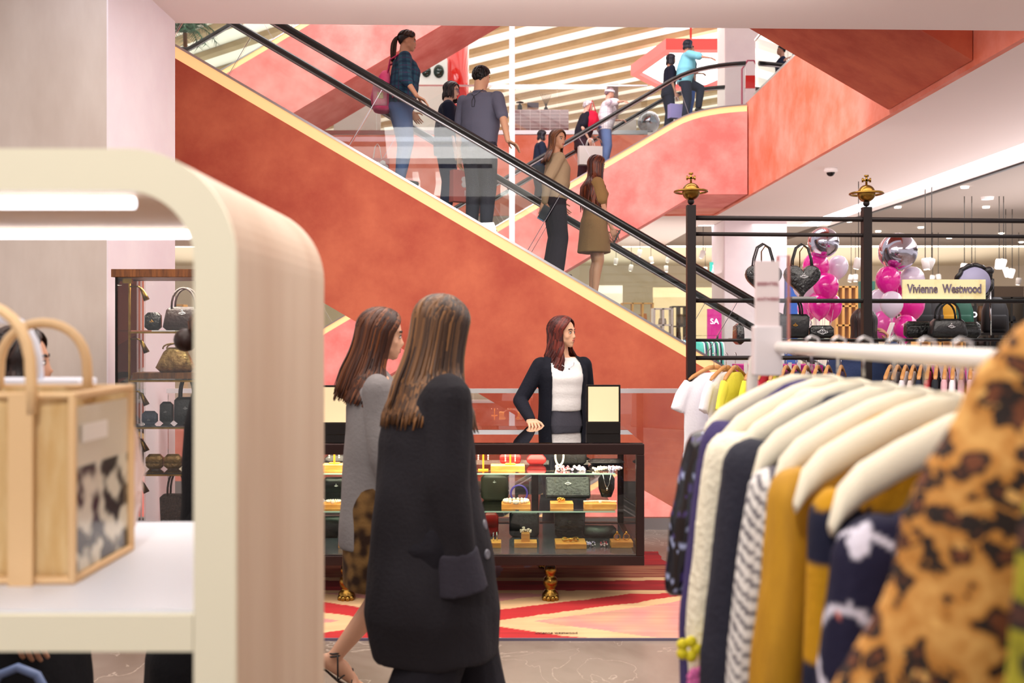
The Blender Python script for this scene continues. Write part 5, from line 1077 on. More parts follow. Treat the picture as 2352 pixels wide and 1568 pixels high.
# ================================================================== BLACK IRON RACK
KA, KB = V((1.168, 6.5, 0)), V((3.60, 6.70, 0)); kd = (KB-KA).normalized()
def K(px, off=0):          # point of the rack behind pixel column px
    q = (px-1176)/FPX; s_ = (q*KA.y-KA.x)/(kd.x-q*kd.y); return KA+kd*s_+V((0, off, 0))
t = thing('clothes_rack', KA, 'black iron clothes rack with brass orb finials, behind the white rail', 'clothes rack')
IR = mat('black_iron', '241c1c', .45, metal=.5)
for px in (1587, 1990, 2398):
    c = K(px)
    mb = MB(); mb.box(c.x-.028, c.x+.028, c.y-.028, c.y+.028, 0, 2.37); mb.box(c.x-.04, c.x+.04, c.y-.25, c.y+.25, 0, .03); mb.ell((c.x, c.y, 2.395), (.022, .022, .022)); mb.build('post', IR, t, world=True)
    mb = MB(); mb.ell((c.x, c.y, 2.46), (.058, .058, .058), seg=20, rn=12)
    mb.tube([V((c.x+.105*math.cos(a), c.y+.105*math.sin(a), 2.46)) for a in [2*PI*i/28 for i in range(28)]], .008, 6, closed=True)
    mb.box(c.x-.006, c.x+.006, c.y-.004, c.y+.004, 2.51, 2.58); mb.box(c.x-.024, c.x+.024, c.y-.004, c.y+.004, 2.542, 2.556); mb.box(c.x-.014, c.x+.014, c.y-.0045, c.y+.0045, 2.572, 2.584); mb.box(c.x-.03, c.x-.02, c.y-.0045, c.y+.0045, 2.535, 2.563); mb.box(c.x+.02, c.x+.03, c.y-.0045, c.y+.0045, 2.535, 2.563)
    mb.build('orb_finial', BRASS, t, True, world=True)
for z, r_ in ((2.289, .016), (2.184, .013), (1.749, .014), (1.374, .014), (1.49, .010)):
    mb = MB(); mb.tube([KA+V((0, 0, z)), KB+V((0, 0, z))], r_, 10); mb.build('rail', IR, t, True, world=True)
for z in (1.755, 1.495):
    for a, b_ in ((K(1700), K(1980)), (K(2000), K(2390))):
        mb = MB(); n_ = V((-kd.y, kd.x, 0)); mb.add([a+n_*q+V((0, 0, z+dz)) for dz in (0, .008) for q in (-.02, .26)]+[b_+n_*q+V((0, 0, z+dz)) for dz in (0, .008) for q in (-.02, .26)], [(0, 1, 3, 2), (4, 5, 7, 6), (0, 1, 5, 4), (2, 3, 7, 6), (0, 2, 6, 4), (1, 3, 7, 5)]); mb.build('glass_shelf', SHG, t, world=True)
def heartbag(px, z, w_, label):
    c = K(px, .10); t = thing('heart_bag', (c.x, c.y, z), label, 'handbag'); k = w_/32.0; pts = []
    for i in range(40): a = 2*PI*i/40; pts.append((16*math.sin(a)**3*k, (13*math.cos(a)-5*math.cos(2*a)-2*math.cos(3*a)-math.cos(4*a)+17)*k))
    mb = MB(); R = []
    for y, sc_ in ((-.04, .86), (-.032, .96), (0, 1.0), (.032, .96), (.04, .86)): R.append([V((x*sc_, y, (zz-15*k)*sc_+15*k)) for x, zz in pts])
    mb.rings(R); mb.build('bag_body', BLKC, t, True); mb = MB(); orb(mb, (0, -.052, 19*k), .034); mb.build('orb_emblem', SILVER, t, True)
    for q in (-1, 1):
        mb = MB(); mb.tube([V((-.068, q*.02, 27*k)), V((-.062, q*.024, 34*k)), V((-.04, q*.026, 40*k+.03)), V((0, q*.026, 41*k+.048)), V((.04, q*.026, 40*k+.03)), V((.062, q*.024, 34*k)), V((.068, q*.02, 27*k))], .0055, 8); mb.shift((q*.012, 0, 0)); mb.build('handle', BLK, t, True)
    mb = MB(); mb.tube([V((0, .05, -.0)), V((0, .05, 41*k)), V((.02, .03, 43*k+.02)), V((.035, .0, 42*k+.01))], .004, 6); mb.build('brass_hook', BRASS, t, True); return t
heartbag(1852, 1.770, .245, 'black patent heart-shaped handbag with a silver orb on the iron rack'); heartbag(1762, 1.770, .245, 'second black heart bag, mostly hidden behind the acrylic sign')
tag(MB().cbox((0, 0, .008), .16, .16, .016).build('stone_plinth', mat('grey_stone', '8a8484', .6), loc=K(1852, .12)+V((0, 0, 1.763))), 'thin grey plinth under the heart-shaped handbag', 'plinth')
c = K(1832, .10); hbag('tote_bag', 'small black leather tote with two handles on the lower rack shelf', (c.x, c.y, 1.503), .19, .09, .16, BLK, (.55, .022), handle=.12, top=1.12, cat='tote bag', lm=GOLD)
c = K(1897, .10); hbag('clutch', 'black croc clutch with a large silver orb on the lower rack shelf', (c.x, c.y, 1.503), .165, .05, .085, BLKC, (.55, .048), cat='handbag')
c = K(1704, .10); hbag('handbag', 'black croc bag seen edge-on at the left end of the rack', (c.x, c.y, 1.46), .055, .16, .14, BLKC)
c = K(2188, .08); hbag('handbag', 'black bowling bag with rings and a silver orb at the right of the rack', (c.x, c.y, 1.503), .25, .12, .13, BLK, (.62, .032), handle=.12, top=.85)
for q in (-1, 1):
    for zz in (.095, .055):
        pass
c = K(2145, .16); hbag('handbag', 'black croc bag on the left of the bowling bag', (c.x, c.y+.08, 1.503), .20, .10, .115, BLKC); c = K(2250, .16); hbag('handbag', 'black croc bag on the right of the bowling bag', (c.x, c.y+.08, 1.503), .22, .10, .11, BLKC)
c = K(2178, .06); t = thing('shop_sign', (c.x, c.y, 1.765), 'parchment-coloured shop name plate standing on the iron rack', 'sign'); mb = MB(); mb.box(-.278, .278, 0, .02, 0, .132); mb.build('plate', mat('parchment', 'eadfae', .6, col2='d2b878', scale=7, contrast=(.5, .8)), t)
SGN = mat('bronze_lettering', '5c4844', .35, metal=.4, col2='8c8098', scale=20)
for s_, cx_, w_ in (('Vivienne', -.148, .205), ('Westwood', .118, .262)):
    o = text('lettering', s_, .082, (cx_, -.003, .068), SGN, t, ext=.002, off=.0018); xs_ = [v.co.x for v in o.data.vertices]; o.scale = (w_/(max(xs_)-min(xs_)), 1, 1)
c = K(2258, .13); t = thing('round_bag', (c.x, c.y, 1.77), 'round lilac-grey bag with a black ruffled rim beside the name plate', 'handbag'); mb = MB(); mb.lathe([(.0, -.03), (.10, -.03), (.108, 0), (.10, .03), (0, .03)], seg=32); mb.xf(Matrix.Translation((0, 0, .11)) @ Matrix.Rotation(PI/2, 4, 'X')); mb.build('bag_body', mat('lilac_grey_cloth', '9c98b8', .6), t, True)
mb = MB(); mb.tube([V((.118*math.cos(a)*(1+.03*math.sin(a*14)), .0+.008*math.sin(a*9), .11+.118*math.sin(a)*(1+.03*math.sin(a*14)))) for a in [2*PI*i/84 for i in range(84)]], .016, 6, closed=True); mb.ell((.10, 0, .19), (.035, .03, .03)); mb.build('ruffled_rim', BLK, t, True); mb = MB(); mb.tube([V((.12, .02, .08)), V((.125, .02, -.25))], .006, 6); mb.build('strap', SILVER, t, True)
# wooden hangers with tops
HW = mat('hanger_wood', 'b47a42', .4, col2='c8925a', scale=8)
def whanger_parts(t):
    mb = MB()
    for q in (-1, 1): mb.rings([[V((q*u, th*math.cos(2*PI*j/10), zz+hh*math.sin(2*PI*j/10))) for j in range(10)] for u, zz, hh, th in ((0, -.075, .016, .008), (.04, -.078, .016, .010), (.11, -.103, .014, .012), (.18, -.135, .013, .014), (.205, -.15, .008, .010))])
    mb.build('arms', HW, t, True); mb = MB(); mb.tube([V((0, 0, -.06)), V((0, 0, -.025)), V((.02, 0, -.012)), V((.021, 0, .008)), V((.004, 0, .02)), V((-.014, 0, .012))], .0022, 6); mb.build('hook', SILVER, t, True)
hproto = None
pxs = [(1640, 62, 'f0eef4'), (1668, 40, 'eeeaf2'), (1689, 32, 'e8dc50'), (1733, 30, 'e0e040'), (1758, 28, 'c03048'), (1783, 26, 'e8d840'), (1806, 26, '5c2a4a'), (1828, 26, '3c3a60'), (1852, 25, 'd8c8cc'), (1878, 25, '2c2c44'), (1902, 25, '6a2a5c'), (1932, 25, '40304c'), (2045, 30, '9c8c80'), (2062, 30, '6a6064'), (2080, 28, 'd4ccd0'), (2098, 28, 'c8b8b0'), (2116, 27, '1e2436'), (2134, 27, 'b02838'), (2152, 26, '22262c'), (2172, 26, 'd0a0a8'), (2190, 26, 'e0d8dc'), (2210, 26, 'c090a0'), (2230, 26, 'd8b4b8')]
gcols = {'f0eef4': 'white', 'eeeaf2': 'second white', 'e8dc50': 'yellow'}
LBL = ['white T-shirt with a small dark orb, first on the iron rack', 'white T-shirt second on the iron rack', 'yellow top third on the iron rack', 'lime yellow top right behind the sign clip', 'red top beside the lime yellow top', 'yellow top after the red one on the iron rack', 'plum top in the left bay of the iron rack', 'slate blue top in the left bay of the iron rack', 'pale pink top in the left bay of the iron rack', 'dark navy top in the left bay of the iron rack', 'purple top in the left bay of the iron rack', 'dark violet top last before the middle rack post', 'taupe camouflage-toned shirt first right of the middle rack post', 'dark grey shirt second right of the middle rack post', 'light grey shirt third right of the middle rack post', 'beige cardigan fourth right of the middle rack post', 'navy cardigan with pale trim in the right bay', 'red cardigan in the right bay of the iron rack', 'charcoal cardigan after the red one', 'dusty pink cardigan in the right bay', 'whitish cardigan between two pink ones', 'mauve cardigan near the right end of the rack', 'last pink cardigan at the right end of the rack']
for i, (px, ang, col) in enumerate(pxs):
    c = K(px); 
    if hproto is None:
        hproto = thing('clothes_hanger', (c.x, c.y, 1.388), 'wooden hanger on the black iron rack', 'hanger', 'wooden hangers on the iron rack'); whanger_parts(hproto); h_ = hproto
    else: h_ = copy_tree(hproto); h_.location = (c.x, c.y, 1.388)
    h_.rotation_euler = (0, 0, math.radians(90-ang))
    mb = MB(); L_ = .62; R = []
    for k_ in range(13):
        u = k_/12; z = -.105-.0-(L_)*u**1.2; hw = .10+.14*min(1, (-z-.105)/.09) if -z < .195 else .235+.02*u; R.append([V((hw*math.copysign(abs(math.cos(a))**.8, math.cos(a)), (.012+.010*min(1, u*4))*math.sin(a), z)) for a in [2*PI*j/20 for j in range(20)]])
    mb.rings(R)
    for q in (-1, 1): mb.tube([V((q*.20, 0, -.17)), V((q*.27, -.0, -.26)), V((q*.305, -.0, -.35))], [.045, .05, .052], 10, flat=.45, side=(1, 0, 0))
    c2_ = remesh(mb, .012, 2); wrinkle(c2_, .005, (10, 10, 4), (i*2.3, 0, 0)); c2_.c = [rgb(col)]*len(c2_.v)
    o = c2_.build('t_shirt' if i < 3 else 'top', CLOTH, None, True, cols=True, loc=(c.x, c.y, 1.388)); o.rotation_euler = (0, 0, math.radians(90-ang)); tag(o, LBL[i], 'T-shirt' if i < 3 else 'top')
    if i == 0:
        mb = MB(); orb(mb, (0, -.03, -.21), .016); mb.build('printed_orb', BLACK, o, True)

# ================================================================== BALLOONS
def balloon(px, py, d, r, m, label, grp, foil=False):
    c = P(px, py, d); rr = r*d/FPX; t = thing('balloon', c, label, 'balloon', grp); mb = MB()
    if foil: mb.ell((0, 0, 0), (rr, rr, rr), seg=32, rn=20)
    else: mb.lathe([(.0, 1.12), (.35, 1.06), (.65, .88), (.88, .55), (1, .12), (.97, -.25), (.82, -.65), (.55, -.98), (.25, -1.22), (.06, -1.33), (.10, -1.40), (.0, -1.39)][::-1], seg=24); mb.v = [p*rr*.96 if not foil else p for p in mb.v]
    mb.build('balloon_skin', m, t, True); A0 = (P(1888, 760, 12.1) if '2' not in '' and px < 1960 else P(2060, 760, 10.5)); mb = MB(); mb.tube([V((0, 0, -rr*(1.0 if foil else 1.3))), V(((A0.x-c.x)*.6, (A0.y-c.y)*.6, 1.45-c.z)) if c.z > 1.6 else V(((A0.x-c.x)*.5, (A0.y-c.y)*.5, 1.1-c.z)), V((A0.x-c.x, A0.y-c.y, .05-c.z))], .003, 4); mb.build('ribbon', mat('pale_ribbon', 'e8d4e4', .5), t); return t
PNK = mat('pink_latex', 'e6209c', .15, coat=.6, sub=.0); WHB = mat('pearl_white_latex', 'e4d8ec', .2, coat=.6); FOIL = mat('silver_foil', 'c8c4d4', .12, metal=1); PNL = mat('light_pink_latex', 'ee5cb8', .18, coat=.6)
G1, G2 = 'balloons of the left cluster', 'balloons of the right cluster'
for a in ((1891, 557, 12, 35, FOIL, 'large silver foil balloon on top of the left cluster', G1, True), (1874, 612, 12.1, 31, PNK, 'pink balloon under the silver one of the left cluster', G1), (1925, 612, 12.2, 24, WHB, 'pearl white balloon on the right of the left cluster', G1), (1897, 658, 11.9, 30, PNK, 'pink balloon in the middle of the left cluster', G1), (1850, 655, 12.3, 30, WHB, 'pearl white balloon behind the heart bag', G1), (1872, 690, 12.3, 28, PNL, 'light pink balloon low in the left cluster', G1), (1882, 702, 11.9, 26, PNK, 'lowest front pink balloon of the left cluster', G1), (1908, 704, 12.3, 27, PNK, 'lower right pink balloon of the left cluster', G1), (1855, 708, 12.5, 24, PNL, 'lower left pink balloon of the left cluster', G1),
          (2062, 578, 10.5, 43, FOIL, 'largest silver foil balloon on top of the right cluster', G2, True), (2040, 642, 10.4, 29, PNK, 'pink balloon left under the big silver one', G2), (2095, 643, 10.6, 29, WHB, 'pearl white balloon partly behind the name plate', G2), (2062, 650, 10.9, 26, PNK, 'pink balloon at the heart of the right cluster', G2), (2018, 695, 10.7, 29, WHB, 'bluish white balloon at left of the right cluster', G2), (2048, 697, 10.2, 27, WHB, 'white balloon in front of the right cluster', G2), (2092, 700, 10.6, 32, PNK, 'pink balloon right of the front white balloon', G2), (2030, 745, 10.6, 30, PNL, 'light pink balloon by the phone person', G2), (2080, 752, 10.3, 28, PNK, 'lowest pink balloon of the right cluster', G2), (2076, 678, 11, 26, PNK, 'pink balloon behind the name plate', G2)): balloon(*a)

for A0, l_ in ((P(1888, 760, 12.1), 'weight tying the ribbons of the left balloon cluster'), (P(2060, 760, 10.5), 'weight tying the ribbons of the right balloon cluster')):
    mb = MB(); mb.lathe([(.07, 0), (.07, .03), (.03, .06)], seg=16); tag(mb.build('balloon_weight', SILVER, loc=(A0.x, A0.y, 0), smooth=True), l_, 'weight')
# ================================================================== FAR STORE
for (x, y, z, lab) in ((1908, 386, 0, 'small black dome camera on the pale ceiling'), ):
    d = (ZC-EYE)*FPX/(760-y); c = P(x, y, d); t = thing('security_camera', (c.x, c.y, ZC), lab, 'camera'); mb = MB(); mb.lathe([(.10, -.0), (.11, -.05), (.08, -.07)], seg=20); mb.build('base', WHITE, t, True); mb = MB(); mb.ell((0, 0, -.07), (.065, .065, .06)); mb.build('dome', BLACK, t, True)
def ceildisc(px, py, r, name, label, m, z=ZC+.02, cat='light', h=.03, grp=None):
    d = (z-EYE)*FPX/(760-py); c = P(px, py, d); mb = MB(); mb.lathe([(r*.9, -h), (r, 0)], seg=18); o = mb.build(name, m, loc=(c.x, c.y, z)); return tag(o, label, cat, grp)
DL = mat('downlight_glow', 'fff4e4', .5, emit=6)
ceildisc(2268, 452, .12, 'smoke_detector', 'white round smoke detector on the taupe ceiling', WHITE, cat='detector', h=.05)
for px, py in ((2216, 428), (2062, 474), (2265, 474), (1950, 507), (2115, 521), (2300, 535), (2180, 545), (2090, 540), (2345, 555), (1900, 512), (2017, 530)):
    ceildisc(px, py, .07, 'downlight', 'small recessed downlight in the taupe ceiling', DL, grp='recessed downlights')
proto = None
for i, (px, py, d, rr) in enumerate([(1615, 578, 24, .3), (1640, 598, 26, -.2), (1972, 596, 17, .2), (2125, 597, 17, -.1), (2140, 597, 17, .3), (2215, 608, 19, .1), (2232, 610, 19, -.2), (2295, 598, 19, .1), (2305, 598, 19, .2), (2310, 618, 21, -.2), (2325, 620, 21, .2), (2142, 634, 26, .1), (2155, 632, 26, -.1), (1965, 632, 26, 0), (1955, 633, 26, .2), (1535, 590, 30, .2), (1495, 592, 30, -.2), (1415, 595, 30, .1), (1450, 610, 30, .2), (1530, 612, 30, 0), (1380, 575, 28, .1), (1620, 615, 30, 0), (1470, 575, 28, .2), (2340, 640, 26, .1), (2240, 640, 28, 0)]):
    c = P(px, py, d)
    if proto is None:
        proto = thing('track_spotlight', c, 'white track spotlight hanging in the far store', 'spotlight', 'track spotlights of the far store'); mb = MB(); mb.lathe([(.06, -.16), (.065, 0), (.05, .03)], seg=14); hd_ = mb.build('lamp_head', mat('white_lamp', 'e4e0dc', .4), proto, True); mb = MB(); mb.tube([V((0, 0, 0)), V((0, 0, 1))], .008, 5); mb.build('stem', BLACK, proto)
        mb = MB(); mb.lathe([(.045, -.165), (.045, -.16)], seg=14); mb.build('lamp_face', DL, hd_); o = proto
    else: o = copy_tree(proto); o.location = c
    for ch in o.children:
        if ch.name.startswith('stem'): ch.scale = (1, 1, (ZC+.02 if d < 30 else ZC+.45)-c.z)
        else: ch.rotation_euler = (rr, rr, 0)
def shelving(px0, px1, d, H_, n, m, label, grp=None, cols_=3, fill=None, depth=.4):
    x0, x1 = PX(px0, d), PX(px1, d); t = thing('shelving_unit', ((x0+x1)/2, d, 0), label, 'shelf', grp); w_ = x1-x0; mb = MB()
    for i in range(cols_+1): x = -w_/2+w_*i/cols_; mb.box(x-.025, x+.025, 0, depth, 0, H_)
    mb.build('uprights', m, t)
    for i in range(n+1):
        z = .1+(H_-.13)*i/n; mb = MB(); mb.box(-w_/2, w_/2, 0, depth, z, z+.035); mb.build('shelf', m, t)
    if fill:
        rn = random.Random(int(px0)); k_ = 0
        for i in range(n):
            z = .135+(H_-.13)*i/n; x = -w_/2+.12
            while x < w_/2-.15:
                ww = rn.uniform(.12, .3); hh = rn.uniform(.12, (H_-.13)/n*.7); col = rn.choice(fill); k_ += 1
                if k_ > 40: break
                mb = MB(); mb.rings([oval((0, 0, zz), ww/2*q, .08*q, None, 12, 4) for zz, q in ((0, .95), (hh*.5, 1), (hh, .8))]); o = mb.build('folded_item', mat('goods_'+col, col, .6), True and None, loc=(t.location.x+x+ww/2, d+.18, z), smooth=True); tag(o, 'small item on the '+label.split(' in ')[0].split(' behind ')[0], 'merchandise', 'goods on the '+label.split(' in ')[0].split(' behind ')[0]); x += ww+.05
    return t
PINE = mat('light_pine', 'cf9a54', .5)
shelving(1922, 1968, 20, 2.45, 6, PINE, 'tall open pine shelving unit behind the left balloons', cols_=3)
shelving(2110, 2235, 24, 2.5, 4, PINE, 'wide pine shelving unit behind the name plate', cols_=5, fill=['2a2c30', 'c88c1c', '6a5040', '1e5a48', '8a8a94'])
shelving(2240, 2352, 22, 2.3, 4, mat('black_shelving', '1a1816', .5), 'black shelving unit with bags at the far right', cols_=4, fill=['1c1a1c', '3a2c28', '6c4a30', '22242c'])
shelving(1430, 1500, 30, 2.4, 4, PINE, 'pine shelving unit behind the escalator glass', cols_=3, fill=['b8743c', 'd8b48c', '4a5870'])
shelving(1545, 1592, 26, 2.2, 4, mat('dark_walnut_shelving', '4a3426', .5), 'dark shelving unit left of the white pillar', cols_=3, fill=['2c2c34', 'b89c80', '6c3a30'])
shelving(1503, 1544, 24, 2.1, 5, WHITE, 'white display shelves behind the foot of the escalator', cols_=2, fill=['c8b8a8', '2c2c34', 'e0d0c8', '8a5a3c'])
shelving(1380, 1428, 34, 2.3, 3, PINE, 'low pine shelving far behind the tan dress', cols_=3, fill=['4a5870', 'e0d0c0', '8a4a30'])
shelving(1838, 1880, 26, 2.2, 4, WHITE, 'white shoe shelves behind the left balloon cluster', cols_=2, fill=['c8a890', '3c3c44', 'e8d8d8', 'b06878'])
t = thing('poster', (PX(1641, 18), 18, 0), 'small magenta sale poster on a stand left of the white pillar', 'poster'); mb = MB(); mb.box(-.13, .13, 0, .03, 1.35, 1.95); mb.build('poster_board', mat('poster_magenta', 'd01c8c', .5), t); mb = MB(); mb.box(-.02, .02, .03, .06, 0, 1.6); mb.box(-.15, .15, -.1, .15, 0, .02); mb.build('stand', BLACK, t); text('lettering', 'SA', .14, (0, -.006, 1.72), mat('sign_white', 'f4f4f8', .5, emit=1.2), t)
mb = MB(); mb.box(-1.2, 1.2, -.4, .4, 0, .75); tag(mb.build('display_table', WHITE, loc=(PX(1470, 22), 24.5, 0), bevel=.02), 'long white display table far behind the escalator glass', 'table')
shelving(300, 420, 32, 2.4, 4, PINE, 'shelving unit far behind the glass cabinet', cols_=4)
# partitions / lit walls
def panelwall(px0, px1, d, z0, z1, m, label, cat='wall panel', name='partition'):
    x0, x1 = PX(px0, d), PX(px1, d); mb = MB(); mb.box(x0, x1, d, d+.12, z0, z1); return tag(mb.build(name, m, world=True), label, cat)
panelwall(1310, 1430, 36, 0, 3.2, mat('white_shop_wall', 'f0e8dc', .6), 'white shop wall far behind the escalator')
panelwall(1500, 1660, 40, 0, 3.3, mat('warm_shop_wall', 'e8d4b0', .6), 'warm cream shop wall left of the pillar')
panelwall(1815, 1925, 34, 0, 3.0, MATS['white_shop_wall'], 'white shop wall behind the left balloons')
panelwall(1975, 2010, 21, 0, 2.6, mat('dark_green_panel', '1e5a4a', .5), 'dark green panel behind the middle rack post')
panelwall(2040, 2352, 30, 0, 2.9, mat('dark_shop_wall', '4c3c30', .6), 'dark brown shop wall at the far right')
panelwall(1805, 1832, 20, 0, 2.7, mat('blue_poster', '2a5ab0', .5), 'blue poster behind the left heart bag', 'poster', 'poster')
t = thing('shop_sign', P(2222, 723, 21.9), 'white lettered shop sign on a dark header at far right', 'sign'); mb = MB(); mb.box(-.35, .22, .02, .06, -.2, .2); mb.build('header', mat('sign_black', '141416', .5), t); text('lettering', 'LACO', .16, (0, 0, 0), mat('sign_white', 'f4f4f8', .5, emit=1.2), t, ext=.005, off=.002)
t = thing('exit_sign', P(1639, 617, 24), 'small green and white exit sign hanging left of the pillar', 'sign'); mb = MB(); mb.box(-.09, .09, 0, .03, -.16, .16); mb.build('panel', mat('exit_green', '40b8a8', .5, emit=.8), t); mb = MB(); mb.ell((0, -.005, .07), (.025, .004, .03)); mb.cap((0, -.004, .04), (-.02, -.004, -.03), .02, .014); mb.cap((-.02, -.004, -.03), (.04, -.004, -.10), .014, .01); mb.cap((-.02, -.004, -.03), (-.05, -.004, -.10), .014, .01); mb.build('running_figure', mat('sign_white', 'f4f4f8', .5, emit=1.2), t, True)
# clothes racks in the distance
def farrack(px0, px1, d, top, cols, label, seed, n):
    x0, x1 = PX(px0, d), PX(px1, d); t = thing('clothes_rack', ((x0+x1)/2, d, 0), label, 'clothes rack'); w_ = x1-x0; mb = MB(); mb.tube([V((-w_/2, 0, 0)), V((-w_/2, 0, top)), V((w_/2, 0, top)), V((w_/2, 0, 0))], .015, 6); mb.build('rail_frame', BLACK, t)
    rn = random.Random(seed)
    for i in range(n):
        col = cols[i % len(cols)]; x = -w_/2+w_*(i+.7)/(n+.4); hh = rn.uniform(.6, .8); mb = MB(); mb.rings([[V((.02*math.cos(a)*q+.06*math.sin(a)*q*.0, .2*q*math.sin(a), z)) for a in [2*PI*j/10 for j in range(10)]] for z, q in ((-hh, 1.1), (-.2, 1), (-.1, .9), (-.04, .35))]); o = mb.build('garment', mat('far_cloth_'+col, col, .8), loc=(t.location.x+x, d, top-.01), smooth=True); o.rotation_euler = (0, 0, .5); tag(o, 'garment on the '+label, 'clothing', 'garments on the '+label)
farrack(1595, 1648, 15, 1.48, ['5cc8b8', 'e8e8ec', '2a3c60', '3aa070', 'd8dce8', '1c2838'], 'rack of teal, white and navy clothes left of the pillar', 3, 14)
farrack(1560, 1590, 17, 1.45, ['e8e8ec', '9ad0d0', '2a3c60'], 'short rack of pale clothes behind the escalator foot', 4, 8)
farrack(2010, 2110, 13, 1.2, ['22242c', '3a2c50', '5c2a3c'], 'low rack of dark clothes behind the right balloons', 5, 12)
t = thing('display_stand', (1.98, 7.3, 0), 'magenta and white striped display stand behind the iron rack', 'display stand'); mb = MB(); mb.box(-.30, .30, 0, .3, 0, 1.30); mb.build('stand_body', mat('magenta_panel', 'b81c84', .6), t)
for i in range(9): mb = MB(); mb.box(-.28+.065*i, -.255+.065*i, -.006, 0, .9, 1.32); mb.build('white_stripe', WHITE, t)
t = thing('display_stand', (3.3, 7.3, 0), 'pale checked display block behind the right side of the rack', 'display stand'); mb = MB(); mb.box(-.36, .36, 0, .3, 0, 1.30); mb.build('stand_body', mat('pale_pink_panel', 'ecd4dc', .6), t)
for i in range(6): mb = MB(); mb.box(-.34+.12*i, -.33+.12*i, -.006, 0, .5, 1.3); mb.build('pink_line', PNL, t)
def backpack_(px, py, d, col, label):
    c = P(px, py, 12.4); c.z = 1.75; t = thing('backpack', c, label, 'backpack', 'backpacks on the far shelves'); mb = MB(); mb.rings([oval((0, 0, z), rx, ry, None, 18, 3) for z, rx, ry in ((-.22, .13, .08), (-.18, .16, .1), (.05, .15, .1), (.18, .11, .08), (.22, .06, .04))]); mb.build('bag_body', mat('pack_'+col, col, .6), t, True); mb = MB(); mb.rings([oval((0, -.09, z), rx, .03, None, 14, 3) for z, rx in ((-.17, .10), (-.02, .11), (.0, .09))]); mb.build('front_pocket', mat('pack_'+col, col, .6), t, True)
backpack_(2120, 728, 11.6, '202428', 'dark grey backpack behind the right balloons'); backpack_(2172, 726, 12, 'd09a10', 'yellow backpack behind the name plate'); backpack_(2205, 726, 12.3, '1e5a48', 'dark green backpack beside the yellow one'); backpack_(2145, 730, 12.4, '2c2c30', 'black backpack beside the yellow one'); backpack_(2285, 745, 11, '16161a', 'black backpack at the far right')
t = thing('display_rack', (PX(2180, 12.2), 12.4, 0), 'black metal display rack holding the backpacks', 'display rack'); mb = MB()
for x in (-.62, .62): mb.box(x-.02, x+.02, -.02, .02, 0, 2.2)
mb.box(-.75, .75, -.2, .2, 1.50, 1.53); mb.box(-.62, .62, -.02, .02, 2.05, 2.09); mb.build('frame', BLACK, t)
# ================================================================== UPSTAIRS
d = 24.2; x0, x1 = PX(1175, d), PX(1306, d)
def brickmat():
    m = bpy.data.materials.new('glazed_brick'); m.use_nodes = True; N = m.node_tree.nodes; L = m.node_tree.links; b = N['Principled BSDF']; tc = N.new('ShaderNodeTexCoord'); mp = N.new('ShaderNodeMapping'); mp.inputs['Rotation'].default_value = (PI/2, 0, 0); L.new(tc.outputs['Object'], mp.inputs[0])
    k = N.new('ShaderNodeTexBrick'); k.offset = 0; k.inputs['Scale'].default_value = 1; k.inputs['Brick Width'].default_value = .24; k.inputs['Row Height'].default_value = .085; k.inputs['Mortar Size'].default_value = .006; k.inputs['Color1'].default_value = (*rgb('8c4c50'), 1); k.inputs['Color2'].default_value = (*rgb('7c4246'), 1); k.inputs['Mortar'].default_value = (*rgb('e0c8c8'), 1)
    L.new(mp.outputs[0], k.inputs[0]); L.new(k.outputs[0], b.inputs['Base Color']); b.inputs['Roughness'].default_value = .15; return m
t = thing('reception_counter', ((x0+x1)/2, d, FH), 'upstairs counter clad in glazed maroon brick tiles', 'counter'); mb = MB(); mb.box(-(x1-x0)/2, (x1-x0)/2, 0, .8, 0, 1.03); mb.build('tiled_body', brickmat(), t)
zt = FH+1.035
c = P(1194, 246, d+.3); t = thing('table_lamp', (c.x, c.y, zt-.005), 'black mushroom-shaped table lamp on the brick counter', 'lamp'); mb = MB(); mb.lathe([(.06, 0), (.06, .16), (.02, .2), (.02, .22)], seg=14); mb.build('base', BLACK, t, True); mb = MB(); mb.lathe([(.02, .27), (.09, .25), (.1, .235), (.02, .23)][::-1], seg=18); mb.build('shade', BLACK, t, True)
c = P(1224, 246, d+.3); t = thing('storage_box', (c.x, c.y, zt-.005), 'grey box with a pale lower half on the brick counter', 'box'); mb = MB(); mb.box(-.13, .13, -.08, .08, 0, .10); mb.build('box_body', mat('beige_box', 'c8b098', .6), t); mb = MB(); mb.box(-.14, .14, -.09, .09, .10, .22); mb.build('lid', mat('slate_lid', '5c5c6c', .6), t)
c = P(1254, 246, d+.3); t = thing('reed_diffuser', (c.x, c.y, zt-.005), 'black reed diffuser with thin dark sticks on the brick counter', 'diffuser'); mb = MB(); mb.lathe([(.05, 0), (.05, .1), (.02, .14), (.02, .18)], seg=12); mb.build('bottle', BLACK, t, True)
for i in range(7): mb = MB(); a = -.35+.115*i; mb.tube([V((0, 0, .12)), V((math.sin(a)*.38, 0, .12+math.cos(a)*.34))], .005, 5); mb.build('reed', BLACK, t)
t = thing('feature_column', (PX(1048, 26), 26, FH), 'glossy bright red column upstairs behind the escalator', 'column'); mb = MB(); mb.lathe([(.33, 0), (.33, 4.1)], seg=28); mb.build('column_body', mat('glossy_red', 'c81410', .12, coat=.6), t, True)
t = thing('mirror', (PX(990, 25.6), 25.6, FH), 'white oval-topped display panel with dark sunglasses shapes beside the red column', 'display panel'); mb = MB(); mb.prism([(-.5, 0), (.42, 0), (.42, 2.6)]+[(.42*math.cos(a), 2.6+.35*math.sin(a)) for a in [PI*i/10 for i in range(11)]][1:]+[(-.5, 2.6)], 0, .06); mb.build('panel', mat('pale_mirror', 'dce4e0', .15), t)
